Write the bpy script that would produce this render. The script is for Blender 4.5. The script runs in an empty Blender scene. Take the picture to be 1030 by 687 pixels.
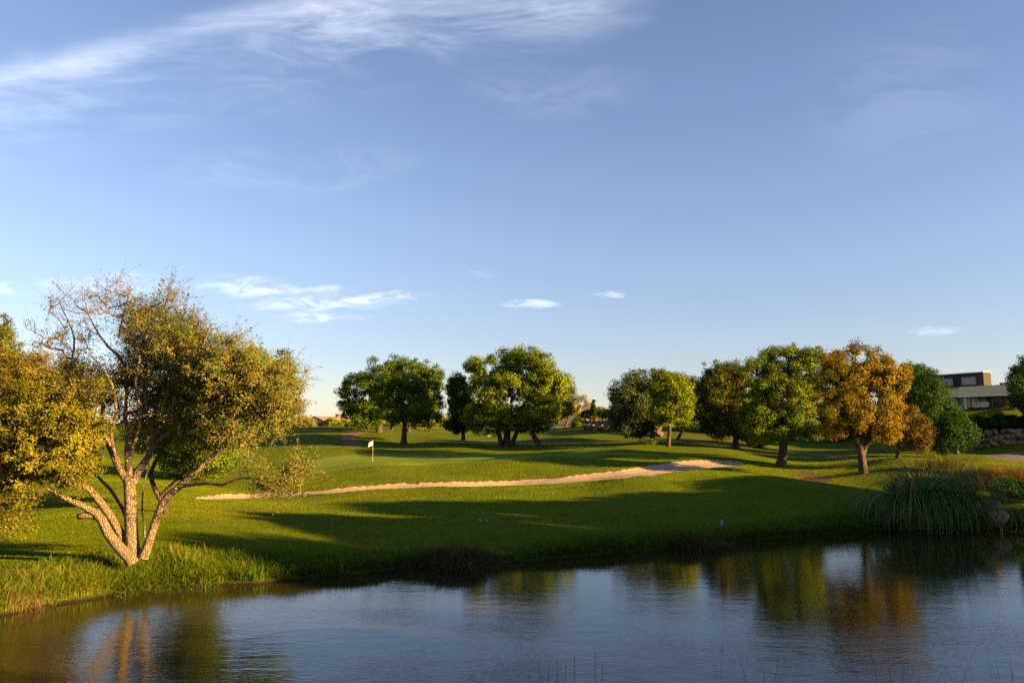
import bpy, bmesh, math, random
import numpy as np
from mathutils import Vector, Matrix, noise as mnoise

R = math.radians
rng = np.random.default_rng(7)
random.seed(7)
scene = bpy.context.scene
COL = scene.collection

# ------------------------------------------------------------------ camera
F_PX, CX, CY = 801.0, 515.0, 343.5          # focal length and centre in photo pixels
PITCH = math.atan((437.0 - CY) / F_PX)       # horizon sits on row 437
CAM_Z = 5.0
cp, sp = math.cos(PITCH), math.sin(PITCH)

def direction(px, py):
    a = (px - CX) / F_PX
    b = (CY - py) / F_PX
    return np.array([a, cp - b * sp, sp + b * cp])

def at(px, py, d):
    """world point seen at a photo pixel, d metres ahead of the camera along +y"""
    v = direction(px, py)
    v = v * (d / v[1])
    return np.array([v[0], v[1], v[2] + CAM_Z])

cam_data = bpy.data.cameras.new("camera")
cam = bpy.data.objects.new("camera", cam_data)
COL.objects.link(cam)
cam.location = (0, 0, CAM_Z)
cam.rotation_euler = (math.pi / 2 + PITCH, 0, 0)
cam_data.sensor_width = 36.0
cam_data.lens = 36.0 * F_PX / 1030.0
cam_data.clip_start = 0.1
cam_data.clip_end = 5000
scene.camera = cam

# ------------------------------------------------------------------ noise helpers
def _hash(ix, iy, seed):
    h = (ix.astype(np.int64) * 374761393 + iy.astype(np.int64) * 668265263 + seed * 982451653) & 0x7fffffff
    h = ((h ^ (h >> 13)) * 1274126177) & 0x7fffffff
    return ((h ^ (h >> 16)) & 0xffff) / 65535.0

def vnoise(x, y, seed=0):
    ix, iy = np.floor(x), np.floor(y)
    fx, fy = x - ix, y - iy
    fx = fx * fx * (3 - 2 * fx); fy = fy * fy * (3 - 2 * fy)
    a = _hash(ix, iy, seed); b = _hash(ix + 1, iy, seed)
    c = _hash(ix, iy + 1, seed); d = _hash(ix + 1, iy + 1, seed)
    return (a * (1 - fx) + b * fx) * (1 - fy) + (c * (1 - fx) + d * fx) * fy

def fbm(x, y, seed=0, o=3):
    s, a, t = 0, 1.0, 0
    for i in range(o):
        s = s + a * vnoise(x * 2 ** i, y * 2 ** i, seed + i * 17); t += a; a *= .5
    return s / t

def sstep(x, a, b):
    t = np.clip((x - a) / (b - a), 0, 1)
    return t * t * (3 - 2 * t)

# ------------------------------------------------------------------ tags and mesh assembly
def tag(o, label=None, cat=None, group=None, kind=None):
    if label: o["label"] = label
    if cat: o["category"] = cat
    if group: o["group"] = group
    if kind: o["kind"] = kind
    return o

def empty(name, loc, label=None, cat=None, group=None, kind=None):
    o = bpy.data.objects.new(name, None)
    o.empty_display_size = .3
    COL.objects.link(o)
    o.location = tuple(float(v) for v in loc)
    return tag(o, label, cat, group, kind)

class MB:
    """collects vertices, faces and vertex colours, then links ONE mesh object"""
    def __init__(s):
        s.v, s.q, s.t, s.c, s.n = [], [], [], [], 0
    def add(s, v, quads=None, tris=None, col=None):
        v = np.asarray(v, float).reshape(-1, 3)
        if quads is not None and len(quads): s.q.append(np.asarray(quads, np.int64).reshape(-1, 4) + s.n)
        if tris is not None and len(tris): s.t.append(np.asarray(tris, np.int64).reshape(-1, 3) + s.n)
        s.v.append(v)
        c = np.ones((len(v), 4))
        if col is not None: c[:, :3] = col
        s.c.append(c)
        s.n += len(v)
    def box(s, lo, hi, M=None):
        lo, hi = np.minimum(lo, hi), np.maximum(lo, hi)
        v = np.array([[(lo, hi)[i][0], (lo, hi)[j][1], (lo, hi)[k][2]] for i in (0, 1) for j in (0, 1) for k in (0, 1)], float)
        if M is not None:
            v = np.array([tuple(M @ Vector(p)) for p in v])
        s.add(v, [[0, 1, 3, 2], [4, 6, 7, 5], [0, 4, 5, 1], [2, 3, 7, 6], [0, 2, 6, 4], [1, 5, 7, 3]])
    def poly_prism(s, pts2, z0, z1, M=None):
        pass
    def tube(s, P, r, sides=6, cap=True, col=None):
        P = np.asarray(P, float); r = np.broadcast_to(np.asarray(r, float), (len(P),))
        n = len(P)
        T = np.gradient(P, axis=0)
        T /= np.linalg.norm(T, axis=1)[:, None] + 1e-9
        ref = np.array([0, 0, 1.0]) if abs(T[0][2]) < .9 else np.array([1.0, 0, 0])
        A = np.cross(T, ref)
        bad = np.linalg.norm(A, axis=1) < .15
        A[bad] = np.cross(T[bad], np.array([.6, .8, 0]))
        A /= np.linalg.norm(A, axis=1)[:, None] + 1e-9
        B = np.cross(T, A)
        th = np.linspace(0, 2 * math.pi, sides, endpoint=False)
        ring = P[:, None, :] + r[:, None, None] * (np.cos(th)[None, :, None] * A[:, None, :] + np.sin(th)[None, :, None] * B[:, None, :])
        v = ring.reshape(-1, 3)
        i = np.arange(n - 1)[:, None] * sides; j = np.arange(sides)[None, :]; k = (j + 1) % sides
        q = np.stack([i + j, i + k, i + sides + k, i + sides + j], -1).reshape(-1, 4)
        tr = None
        if cap:
            v = np.vstack([v, P[-1] + T[-1] * r[-1] * .6])
            e = (n - 1) * sides; jj = np.arange(sides)
            tr = np.stack([e + jj, e + (jj + 1) % sides, np.full(sides, n * sides)], -1)
        s.add(v, q, tr, col)
    def build(s, name, mat, parent=None, smooth=False, attr=True):
        V = np.vstack(s.v)
        if parent is not None: V = V - np.array(parent.location)
        Q = np.vstack(s.q) if s.q else np.zeros((0, 4), np.int64)
        T = np.vstack(s.t) if s.t else np.zeros((0, 3), np.int64)
        me = bpy.data.meshes.new(name)
        me.vertices.add(len(V)); me.vertices.foreach_set("co", V.astype(np.float32).ravel())
        loops = np.concatenate([Q.ravel(), T.ravel()]).astype(np.int32)
        me.loops.add(len(loops)); me.loops.foreach_set("vertex_index", loops)
        tot = np.concatenate([np.full(len(Q), 4), np.full(len(T), 3)]).astype(np.int32)
        st = np.concatenate([[0], np.cumsum(tot)[:-1]]).astype(np.int32)
        me.polygons.add(len(tot))
        me.polygons.foreach_set("loop_start", st)
        try: me.polygons.foreach_set("loop_total", tot)
        except Exception: pass
        me.polygons.foreach_set("use_smooth", np.full(len(tot), smooth))
        if attr:
            ca = me.color_attributes.new("tint", 'FLOAT_COLOR', 'POINT')
            ca.data.foreach_set("color", np.vstack(s.c).astype(np.float32).ravel())
        me.update(calc_edges=True)
        me.validate()
        if mat: me.materials.append(mat)
        o = bpy.data.objects.new(name, me)
        COL.objects.link(o)
        if parent is not None: o.parent = parent
        return o

# ------------------------------------------------------------------ materials
def newmat(name):
    m = bpy.data.materials.new(name); m.use_nodes = True
    nt = m.node_tree
    for n in list(nt.nodes): nt.nodes.remove(n)
    out = nt.nodes.new("ShaderNodeOutputMaterial")
    return m, nt, out

class NT:
    """small shorthand for shader graphs"""
    def __init__(s, nt): s.nt = nt
    def n(s, typ, **kw):
        o = s.nt.nodes.new(typ)
        for k, v in kw.items(): setattr(o, k, v)
        return o
    def put(s, sock, v):
        if hasattr(v, "is_linked"): s.nt.links.new(v, sock)
        else: sock.default_value = v
    def m(s, op, a, b=0.0, c=None, clamp=False):
        o = s.n("ShaderNodeMath", operation=op); o.use_clamp = clamp
        s.put(o.inputs[0], a); s.put(o.inputs[1], b)
        if c is not None: s.put(o.inputs[2], c)
        return o.outputs[0]
    def ss(s, x, a, b):
        o = s.n("ShaderNodeMapRange", interpolation_type='SMOOTHSTEP')
        s.put(o.inputs[0], x); s.put(o.inputs[1], a); s.put(o.inputs[2], b)
        return o.outputs[0]
    def noise(s, vec, scale, detail=4.0, rough=.55, dist=0.0):
        o = s.n("ShaderNodeTexNoise")
        if vec is not None: s.put(o.inputs["Vector"], vec)
        o.inputs["Scale"].default_value = scale; o.inputs["Detail"].default_value = detail
        o.inputs["Roughness"].default_value = rough; o.inputs["Distortion"].default_value = dist
        return o.outputs[0]
    def mix(s, f, a, b):
        o = s.n("ShaderNodeMix", data_type='RGBA')
        s.put(o.inputs[0], f); s.put(o.inputs[6], a); s.put(o.inputs[7], b)
        return o.outputs[2]
    def ramp(s, x, stops):
        o = s.n("ShaderNodeValToRGB"); s.put(o.inputs[0], x)
        e = o.color_ramp.elements
        while len(e) < len(stops): e.new(.5)
        for k, (p, c) in enumerate(stops):
            e[k].position = p; e[k].color = (*c, 1)
        return o.outputs[0]
    def bump(s, h, strength, dist):
        o = s.n("ShaderNodeBump"); o.inputs["Strength"].default_value = strength
        o.inputs["Distance"].default_value = dist; s.put(o.inputs["Height"], h)
        return o.outputs[0]

def leafmat(name, trans=.35, gloss=.05, rough=.5):
    m, nt, out = newmat(name); g = NT(nt)
    a = g.n("ShaderNodeAttribute", attribute_name="tint").outputs["Color"]
    d = g.n("ShaderNodeBsdfDiffuse"); g.put(d.inputs[0], a)
    t = g.n("ShaderNodeBsdfTranslucent"); g.put(t.inputs[0], a)
    gl = g.n("ShaderNodeBsdfGlossy"); gl.inputs["Roughness"].default_value = rough
    gl.inputs[0].default_value = (1, 1, 1, 1)
    m1 = g.n("ShaderNodeMixShader"); m1.inputs[0].default_value = trans
    g.put(m1.inputs[1], d.outputs[0]); g.put(m1.inputs[2], t.outputs[0])
    m2 = g.n("ShaderNodeMixShader"); m2.inputs[0].default_value = gloss
    g.put(m2.inputs[1], m1.outputs[0]); g.put(m2.inputs[2], gl.outputs[0])
    g.put(out.inputs[0], m2.outputs[0])
    return m

def solid(name, base, rough=.7, var=.25, scale=6.0, bump=.0, metal=0.0, bscale=30.0, spec=.4):
    """plain surface with blotchy colour variation and a fine bump"""
    m, nt, out = newmat(name); g = NT(nt)
    tc = g.n("ShaderNodeTexCoord").outputs["Object"]
    n1 = g.noise(tc, scale, 5)
    lo = tuple(c * (1 - var) for c in base); hi = tuple(min(1, c * (1 + var)) for c in base)
    c = g.ramp(n1, [(.3, lo), (.7, hi)])
    p = g.n("ShaderNodeBsdfPrincipled"); g.put(p.inputs["Base Color"], c)
    p.inputs["Roughness"].default_value = rough; p.inputs["Metallic"].default_value = metal
    p.inputs["Specular IOR Level"].default_value = spec
    if bump: g.put(p.inputs["Normal"], g.bump(g.noise(tc, bscale, 6), bump, .05))
    g.put(out.inputs[0], p.outputs[0])
    return m

def barkmat(name, dark, light, scale=5.0):
    m, nt, out = newmat(name); g = NT(nt)
    tc = g.n("ShaderNodeTexCoord").outputs["Object"]
    mp = g.n("ShaderNodeMapping"); g.put(mp.inputs[0], tc); mp.inputs["Scale"].default_value = (1, 1, .32)
    v = g.n("ShaderNodeTexVoronoi", feature='DISTANCE_TO_EDGE'); g.put(v.inputs["Vector"], mp.outputs[0])
    v.inputs["Scale"].default_value = scale * 2.4
    n1 = g.noise(mp.outputs[0], scale * 3, 8, .65, .6)
    n2 = g.noise(tc, scale * .3, 3)
    h = g.m('ADD', g.m('MULTIPLY', g.ss(v.outputs[0], 0, .25), .6), g.m('MULTIPLY', n1, .8))
    c = g.ramp(h, [(.25, dark), (.85, light)])
    c = g.mix(g.m('MULTIPLY', n2, .5), c, (*[x * .55 for x in light], 1))
    p = g.n("ShaderNodeBsdfPrincipled"); g.put(p.inputs["Base Color"], c); p.inputs["Roughness"].default_value = .9
    p.inputs["Specular IOR Level"].default_value = .1
    g.put(p.inputs["Normal"], g.bump(h, 1.0, .09))
    g.put(out.inputs[0], p.outputs[0])
    return m

LEAF = leafmat("leaf", .30, .006)
BLADE = leafmat("grass_blade", .35, .004)
BARK = barkmat("bark", (.035, .026, .018), (.14, .105, .075))
BARK_PALE = barkmat("pale_bark", (.07, .045, .026), (.36, .27, .17), 7.5)

# ------------------------------------------------------------------ terrain
# control points: photo pixel + distance; the height follows from the sight line
SHORE = [(-220, 664), (-100, 636), (0, 618), (60, 606), (130, 594), (200, 590), (300, 584), (400, 573), (470, 571), (560, 562),
         (640, 556), (700, 552), (750, 545), (800, 540), (870, 536), (905, 533), (1000, 531), (1060, 531), (1160, 532)]
shore_u, shore_d = [], []
for px, py in SHORE:
    v = direction(px, py); t = CAM_Z / -v[2]
    shore_u.append(v[0] / v[1]); shore_d.append(v[1] * t)
shore_u, shore_d = np.array(shore_u), np.array(shore_d)

CTRL = [  # (px, py, d)
    (-150, 590, 25.5), (-150, 540, 32), (-150, 500, 45), (-150, 460, 75), (-150, 436, 130),
    (0, 590, 24.6), (0, 560, 28), (0, 530, 34), (0, 500, 45), (0, 465, 75), (0, 436, 130),
    (125, 564, 27), (125, 540, 31), (125, 515, 38), (125, 490, 48), (125, 462, 75), (125, 437, 125),
    (250, 560, 29), (250, 535, 34), (250, 515, 41), (250, 503, 50), (250, 497, 55), (250, 482, 60), (250, 468, 75), (250, 452, 95), (250, 436, 125),
    (325, 432, 125), (330, 446, 98),
    (400, 560, 31.5), (400, 540, 35), (400, 520, 41), (390, 500, 49.5), (380, 492.5, 52.5), (380, 488.5, 55.5), (380, 475, 61), (380, 466, 71),
    (374, 463.5, 76), (380, 452, 95), (406, 446, 105), (381, 434, 118), (375, 431, 130), (440, 433, 130), (440, 444, 105),
    (515, 550, 34), (515, 535, 36.5), (515, 518, 41), (515, 500, 48), (515, 489.5, 53), (515, 485, 56.5), (515, 474, 62), (515, 464, 72),
    (515, 456, 87), (505, 451, 95), (543, 450, 94), (515, 441, 118), (515, 434, 140), (560, 430, 140),
    (590, 540, 36), (590, 495, 49.5),
    (650, 540, 36), (650, 520, 39.8), (650, 503, 45), (650, 489, 50), (650, 480, 54), (650, 475, 57.5), (650, 468.5, 63), (650, 460, 72),
    (673, 453, 84), (656, 445, 92), (650, 441, 105), (600, 432, 125), (600, 443, 102), (600, 452, 88), (620, 424, 132),
    (745, 466, 69), (700, 472.5, 62), (700, 485, 53), (700, 463.5, 68), (720, 482, 53),
    (760, 530, 40), (760, 510, 44), (760, 490, 48), (760, 480, 56),
    (800, 525, 41), (800, 510, 44), (800, 495.5, 47), (800, 488, 56), (815, 479, 62), (786, 467, 72), (790, 456, 88), (740, 449, 90), (790, 443, 115),
    (870, 520, 43), (880, 498.5, 48.5), (869, 488, 54), (869, 477.5, 59), (870, 465, 69), (870, 455, 85), (870, 444, 110), (903, 462, 67),
    (960, 512, 46), (960, 500, 48.5), (1000, 490, 54), (960, 462, 74), (1000, 462, 74), (1000, 451.5, 84), (950, 452, 84), (960, 447, 92),
    (1060, 500, 48), (1060, 490, 54), (1060, 462, 75), (1060, 451, 85),
    (1010, 413, 95), (1060, 412, 95), (960, 414, 100), (940, 420, 110), (1010, 413, 108), (1100, 412, 105),
    (1180, 505, 47), (1180, 490, 54), (1180, 462, 75),
    (1300, 500, 47), (1300, 455, 80), (1300, 410, 110),
]
cpt = []
for px, py, d in CTRL:
    w = at(px, py, d); cpt.append((w[0] / d, math.log(d), w[2]))
for u in np.linspace(-1.1, 1.1, 8):
    for d, z in ((180, 7.4), (260, 8.0), (420, 8.6)):
        cpt.append((u, math.log(d), z))
cpt = np.array(cpt)
KU = 2.2
def _kern(r2):
    return .5 * r2 * np.log(r2 + 1e-9)
_X = np.stack([cpt[:, 0] * KU, cpt[:, 1]], 1)
_n = len(_X)
_K = _kern(((_X[:, None] - _X[None]) ** 2).sum(-1)) + np.eye(_n) * 2e-4
_Pm = np.hstack([np.ones((_n, 1)), _X])
_A = np.block([[_K, _Pm], [_Pm.T, np.zeros((3, 3))]])
_w = np.linalg.solve(_A, np.concatenate([cpt[:, 2], np.zeros(3)]))

def tps(u, lnd):
    u = np.asarray(u, float).ravel(); lnd = np.asarray(lnd, float).ravel()
    out = np.empty(len(u))
    for s in range(0, len(u), 20000):
        Q = np.stack([u[s:s + 20000] * KU, lnd[s:s + 20000]], 1)
        out[s:s + 20000] = _kern(((Q[:, None] - _X[None]) ** 2).sum(-1)) @ _w[:_n] + _w[_n] + Q @ _w[_n + 1:]
    return out

MOUNDS = [(-8, 63.5, 9, 2.4, .18), (-4, 74, 9, 3.5, -.18), (9, 76, 7, 3, -.15), (4.0, 67, 7, 3.2, .40), (-10, 66, 7, 2.6, .22), (14.5, 50, 6, 2.2, .30), (20.5, 48.5, 4, 2.0, .28), (8, 51, 5, 2, .18), (-3, 90, 9, 3, .3), (-18, 88, 7, 4, .35), (17, 84, 7, 3, .3), (6, 108, 8, 4, .35)]
def shore_t(x, d):
    """metres beyond the far shoreline (negative over the water)"""
    u = x / np.maximum(d, 8)
    s = np.interp(u, shore_u, shore_d)
    wob = (fbm(x * .9 + 31, d * .9, 5, 3) - .5) * 1.1
    return d - s + wob

def height(x, d):
    x = np.asarray(x, float); d = np.asarray(d, float)
    u = np.clip(x / np.maximum(d, 18), -1.15, 1.15)
    z = tps(u, np.log(np.maximum(d, 20))).reshape(x.shape)
    z = z + (fbm(x * .22, d * .22, 2, 3) - .5) * .16 * sstep(d, 24, 40)
    z = z + (fbm(x * .09 + 4, d * .09, 33, 2) - .5) * .75 * sstep(d, 40, 55) * (1 - sstep(d, 130, 170))
    for (mx, my, rx, ry, hh) in MOUNDS:
        z = z + 1.35 * hh * np.exp(-((x - mx) / rx) ** 2 - ((d - my) / ry) ** 2)
    t = shore_t(x, d)
    bank = .12 + (np.maximum(z, .35) - .12) * sstep(t, -.1, 2.2)
    zz = np.where(t > 0, bank, np.maximum(.12 + t * .45, -1.3))
    zz = np.where(t > 2.2, z, zz)
    # right-hand side of the pond, outside the picture: an embankment that carries trees
    east = x - (31.5 + 1.5 * np.sin(d * .3))
    ez = np.where(east > 0, .15 + np.minimum(east, 9) * .14, np.maximum(.15 + east * .45, -1.3))
    low = d < 46
    zz = np.where(low & (east > -4), np.maximum(zz, ez), zz)
    # near bank under the camera
    nb = 8.6 + .6 * np.sin(x * .35) + (fbm(x * .8, d * .8, 9) - .5) * .8 - .028 * np.clip(x - 4, 0, 10)
    t2 = nb - d
    near = np.where(t2 > 0, .1 + 3.2 * sstep(t2, 0, 9.5), np.maximum(.1 + t2 * .5, -1.3))
    zz = np.where(d < 16, np.maximum(near, np.where(east > -4, np.maximum(ez, -1.3), -1.3)), zz)
    return zz

# grid: rows along distance, columns fan out
rows = np.concatenate([np.arange(-14, 20, .8), np.arange(20, 45, .32), np.arange(45, 72, .22), np.arange(72, 150, .6), np.geomspace(150, 700, 60)])
NC = 520
def halfw(d): return .78 * np.maximum(d, 20) + 20
cs = np.linspace(-1, 1, NC)
cs = cs * (.72 + .28 * cs * cs)
GX = cs[None, :] * halfw(rows)[:, None]
GY = np.repeat(rows[:, None], NC, 1)
GZ = height(GX, GY)

def ground(x, d):
    x = np.atleast_1d(np.asarray(x, float)); d = np.atleast_1d(np.asarray(d, float))
    r = np.clip(np.searchsorted(rows, d) - 1, 0, len(rows) - 2)
    fr = np.clip((d - rows[r]) / (rows[r + 1] - rows[r]), 0, 1)
    def rowz(ri):
        s = np.clip(x / halfw(rows[ri]), -1, 1)
        c = np.clip(np.searchsorted(cs, s) - 1, 0, NC - 2)
        fc = np.clip((s - cs[c]) / (cs[c + 1] - cs[c]), 0, 1)
        return GZ[ri, c] * (1 - fc) + GZ[ri, c + 1] * fc
    return rowz(r) * (1 - fr) + rowz(r + 1) * fr

_ds = np.geomspace(19, 400, 6000)
def hit(px, py):
    """first ground point along the sight line of a photo pixel -> (x, d)"""
    v = direction(px, py)
    x = v[0] / v[1] * _ds; z = CAM_Z + v[2] / v[1] * _ds
    g = ground(x, _ds)
    k = np.argmax(z <= g)
    if z[k] > g[k]: k = np.argmin(np.abs(_ds - 130))
    return x[k], _ds[k]

def smooth_poly(pts, n=8):
    P = np.array(pts, float); out = []
    m = len(P)
    for i in range(m):
        p0, p1, p2, p3 = P[i - 1], P[i], P[(i + 1) % m], P[(i + 2) % m]
        for k in range(n):
            t = k / n
            out.append(.5 * ((2 * p1) + (-p0 + p2) * t + (2 * p0 - 5 * p1 + 4 * p2 - p3) * t * t + (-p0 + 3 * p1 - 3 * p2 + p3) * t ** 3))
    return np.array(out)

def poly_sd(P, x, y, pad=3.0):
    """signed distance to a closed outline (negative inside), +9 far away"""
    out = np.full(x.shape, 9.0)
    lo, hi = P.min(0) - pad, P.max(0) + pad
    sel = (x > lo[0]) & (x < hi[0]) & (y > lo[1]) & (y < hi[1])
    qx, qy = x[sel], y[sel]
    best = np.full(qx.shape, 1e9); inside = np.zeros(qx.shape, bool)
    m = len(P)
    for i in range(m):
        a, b = P[i], P[(i + 1) % m]
        e = b - a
        t = np.clip(((qx - a[0]) * e[0] + (qy - a[1]) * e[1]) / (e @ e + 1e-12), 0, 1)
        best = np.minimum(best, (qx - a[0] - t * e[0]) ** 2 + (qy - a[1] - t * e[1]) ** 2)
        c = (a[1] > qy) != (b[1] > qy)
        xs = a[0] + (qy - a[1]) * e[0] / (e[1] if abs(e[1]) > 1e-9 else 1e-9)
        inside ^= c & (qx < xs)
    out[sel] = np.sqrt(best) * np.where(inside, -1, 1)
    return out

def outline(px_pts, n=6):
    return smooth_poly([hit(*p) for p in px_pts], n)

BUNKER = outline([(196, 502), (215, 503.5), (260, 502), (300, 499), (340, 496.5), (380, 492.8), (420, 491.2), (470, 490.3), (520, 489.3),
                  (560, 487.6), (600, 484.3), (630, 482), (660, 479), (690, 474.2), (715, 471.5), (740, 469.6), (749, 466.8),
                  (737, 464.2), (700, 463.6), (678, 465), (655, 468.3), (630, 473), (610, 475.2), (585, 478), (560, 481), (520, 483.6),
                  (480, 485.2), (440, 485.8), (400, 487), (370, 489.3), (330, 493), (300, 495.3), (270, 496), (230, 497.3), (206, 500)], 4)
GREEN = outline([(312, 474), (350, 471.5), (400, 468.3), (470, 464.8), (530, 461.5), (600, 459), (660, 459.5), (690, 457.5), (640, 455), (560, 455.5),
                 (480, 456.5), (400, 456), (345, 458), (312, 464)], 4)
def strip(px_pts, w):
    P = np.array([hit(*p) for p in px_pts])
    T = np.gradient(P, axis=0); T /= np.linalg.norm(T, axis=1)[:, None]
    N = np.stack([-T[:, 1], T[:, 0]], 1) * w / 2
    return smooth_poly(np.vstack([P + N, (P - N)[::-1]]), 4)
TRACK = outline([(341, 438.2), (350, 434.6), (366, 432.6), (386, 433.2), (366, 436), (357, 439.5), (362, 445), (367, 449), (349, 449.4), (345.5, 444)], 4)
PATH = strip([(690, 442.6), (715, 445.5), (740, 448.7), (780, 452), (820, 456.5), (860, 462)], 1.1)
DIRT = outline([(797, 475.5), (810, 475), (826, 478), (834, 483), (822, 484.5), (806, 481.5)], 5)
LANE = outline([(988, 458.5), (1004, 456.2), (1040, 455.5), (1100, 456), (1100, 464), (1040, 464), (1010, 462.8)], 4)
DRY = outline([(425, 431.2), (470, 430.8), (520, 430.6), (562, 430.2), (566, 428.2), (500, 428.2), (430, 429)], 4)

SD = {k: poly_sd(P, GX, GY) for k, P in (("sand", BUNKER), ("green", GREEN), ("track", TRACK), ("path", PATH), ("dirt", DIRT), ("lane", LANE), ("dry", DRY))}
jit = (fbm(GX * 1.3, GY * 1.3, 40, 3) - .5)
for k, a in (("sand", .14), ("track", .6), ("path", .5), ("dirt", 1.2), ("lane", .3)):
    SD[k] = SD[k] + jit * a
# bunker floor sits a little below the turf, the turf edge is a small lip; the green is smoother
GZ -= .16 * sstep(-SD["sand"], -.1, 1.1)
GZ += .09 * sstep(SD["sand"], 1.5, -.1) * (SD["sand"] > 0)
GZ -= .04 * sstep(-SD["path"], -.2, .5)

V = np.stack([GX, GY, GZ], -1).reshape(-1, 3)
nr, nc = GX.shape
ii = (np.arange(nr - 1)[:, None] * nc + np.arange(nc - 1)[None, :]).ravel()
TRI = np.concatenate([np.stack([ii, ii + 1, ii + nc + 1], 1), np.stack([ii, ii + nc + 1, ii + nc], 1)])
VL = [V]; nV = len(V)
SDF = {k: v.ravel().copy() for k, v in SD.items()}

def carve(tris, key):
    """split triangles along the zero line of one distance field -> (outside, inside)"""
    global V, nV
    s = SDF[key][tris]
    neg = s < 0
    cnt = neg.sum(1)
    outside, inside = [tris[cnt == 0]], [tris[cnt == 3]]
    cache, newv, newsd = {}, [], {k: [] for k in SDF}
    def cut(a, b):
        global nV
        kx = (a, b) if a < b else (b, a)
        if kx not in cache:
            fa, fb = SDF[key][a], SDF[key][b]
            t = fa / (fa - fb)
            newv.append(V[a] * (1 - t) + V[b] * t)
            for k in SDF: newsd[k].append(SDF[k][a] * (1 - t) + SDF[k][b] * t)
            cache[kx] = nV; nV += 1
        return cache[kx]
    o_, i_ = [], []
    for tri in tris[(cnt == 1) | (cnt == 2)]:
        sg = [SDF[key][v] < 0 for v in tri]
        odd = next(k for k in range(3) if sg.count(sg[k]) == 1)
        a, b, c = (int(tri[(odd + j) % 3]) for j in range(3))
        ab, ac = cut(a, b), cut(a, c)
        one, two = (i_, o_) if sg[odd] else (o_, i_)
        one.append((a, ab, ac)); two.append((ab, b, c)); two.append((ab, c, ac))
    if newv:
        V = np.vstack([V, np.array(newv)])
        for k in SDF: SDF[k] = np.concatenate([SDF[k], np.array(newsd[k])])
    if o_: outside.append(np.array(o_)); inside.append(np.array(i_))
    return np.vstack(outside), np.vstack(inside)

def surf(name, tris, mat, attrs=()):
    used, inv = np.unique(tris, return_inverse=True)
    b = MB(); b.add(V[used], None, inv.reshape(-1, 3))
    o = b.build(name, mat, smooth=True, attr=False)
    for k in attrs:
        a = o.data.attributes.new(k, 'FLOAT', 'POINT'); a.data.foreach_set("value", SDF[k][used].astype(np.float32))
    return tag(o, kind="structure")

# ground materials
def turf_material():
    m, nt, out = newmat("turf"); g = NT(nt)
    geo = g.n("ShaderNodeNewGeometry").outputs["Position"]
    big = g.noise(geo, .12, 3); mid = g.noise(geo, .55, 7, .68); fine = g.noise(geo, 14, 4, .7)
    mp = g.n("ShaderNodeMapping"); g.put(mp.inputs[0], geo); mp.inputs["Scale"].default_value = (1.0, .35, 1)
    stp = g.noise(mp.outputs[0], 1.6, 4, .6)
    sx = g.n('ShaderNodeSeparateXYZ'); g.put(sx.inputs[0], geo)
    mow = g.m('SINE', g.m('MULTIPLY', g.m('ADD', g.m('ADD', sx.outputs[1], g.m('MULTIPLY', sx.outputs[0], -.42)), g.m('MULTIPLY', big, 6)), 2.6))
    c = g.ramp(g.m('ADD', g.m('ADD', g.m('MULTIPLY', mid, .6), g.m('MULTIPLY', stp, .4)), g.m('MULTIPLY', mow, .028)), [(.30, (.052, .092, .001)), (.50, (.098, .132, .001)), (.72, (.160, .155, .002))])
    c = g.mix(g.m('MULTIPLY', g.ss(mid, .54, .68), .55), c, (.105, .085, .012, 1))
    c = g.mix(g.ss(big, .5, .75), c, (.115, .125, .005, 1))
    c = g.mix(g.m('MULTIPLY', fine, .6), c, (.012, .032, .001, 1))
    rim = g.n("ShaderNodeAttribute", attribute_name="sand").outputs["Fac"]
    c = g.mix(g.m('MULTIPLY', g.ss(rim, .24, .03), .8), c, (.10, .05, .02, 1))
    dry = g.n("ShaderNodeAttribute", attribute_name="dry").outputs["Fac"]
    c = g.mix(g.ss(dry, 1.2, -.6), c, (.40, .27, .11, 1))
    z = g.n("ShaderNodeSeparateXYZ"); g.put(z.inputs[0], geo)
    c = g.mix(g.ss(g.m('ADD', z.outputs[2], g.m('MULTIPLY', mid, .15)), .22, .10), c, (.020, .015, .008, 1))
    p = g.n("ShaderNodeBsdfPrincipled"); g.put(p.inputs["Base Color"], c); p.inputs["Roughness"].default_value = .95
    p.inputs["Specular IOR Level"].default_value = .05
    h = g.m('ADD', g.m('MULTIPLY', fine, 1.0), g.m('MULTIPLY', mid, 1.5))
    g.put(p.inputs["Normal"], g.bump(h, .9, .06))
    g.put(out.inputs[0], p.outputs[0])
    return m

def earth_material(name, a, b, scale=2.0, bump=.5):
    m, nt, out = newmat(name); g = NT(nt)
    geo = g.n("ShaderNodeNewGeometry").outputs["Position"]
    n1 = g.noise(geo, scale, 6, .65); n2 = g.noise(geo, scale * 14, 4, .7)
    c = g.ramp(g.m('ADD', g.m('MULTIPLY', n1, .7), g.m('MULTIPLY', n2, .3)), [(.33, a), (.66, b)])
    p = g.n("ShaderNodeBsdfPrincipled"); g.put(p.inputs["Base Color"], c); p.inputs["Roughness"].default_value = .95
    p.inputs["Specular IOR Level"].default_value = .05
    g.put(p.inputs["Normal"], g.bump(g.m('ADD', n1, g.m('MULTIPLY', n2, .5)), bump, .12))
    g.put(out.inputs[0], p.outputs[0])
    return m

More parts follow.
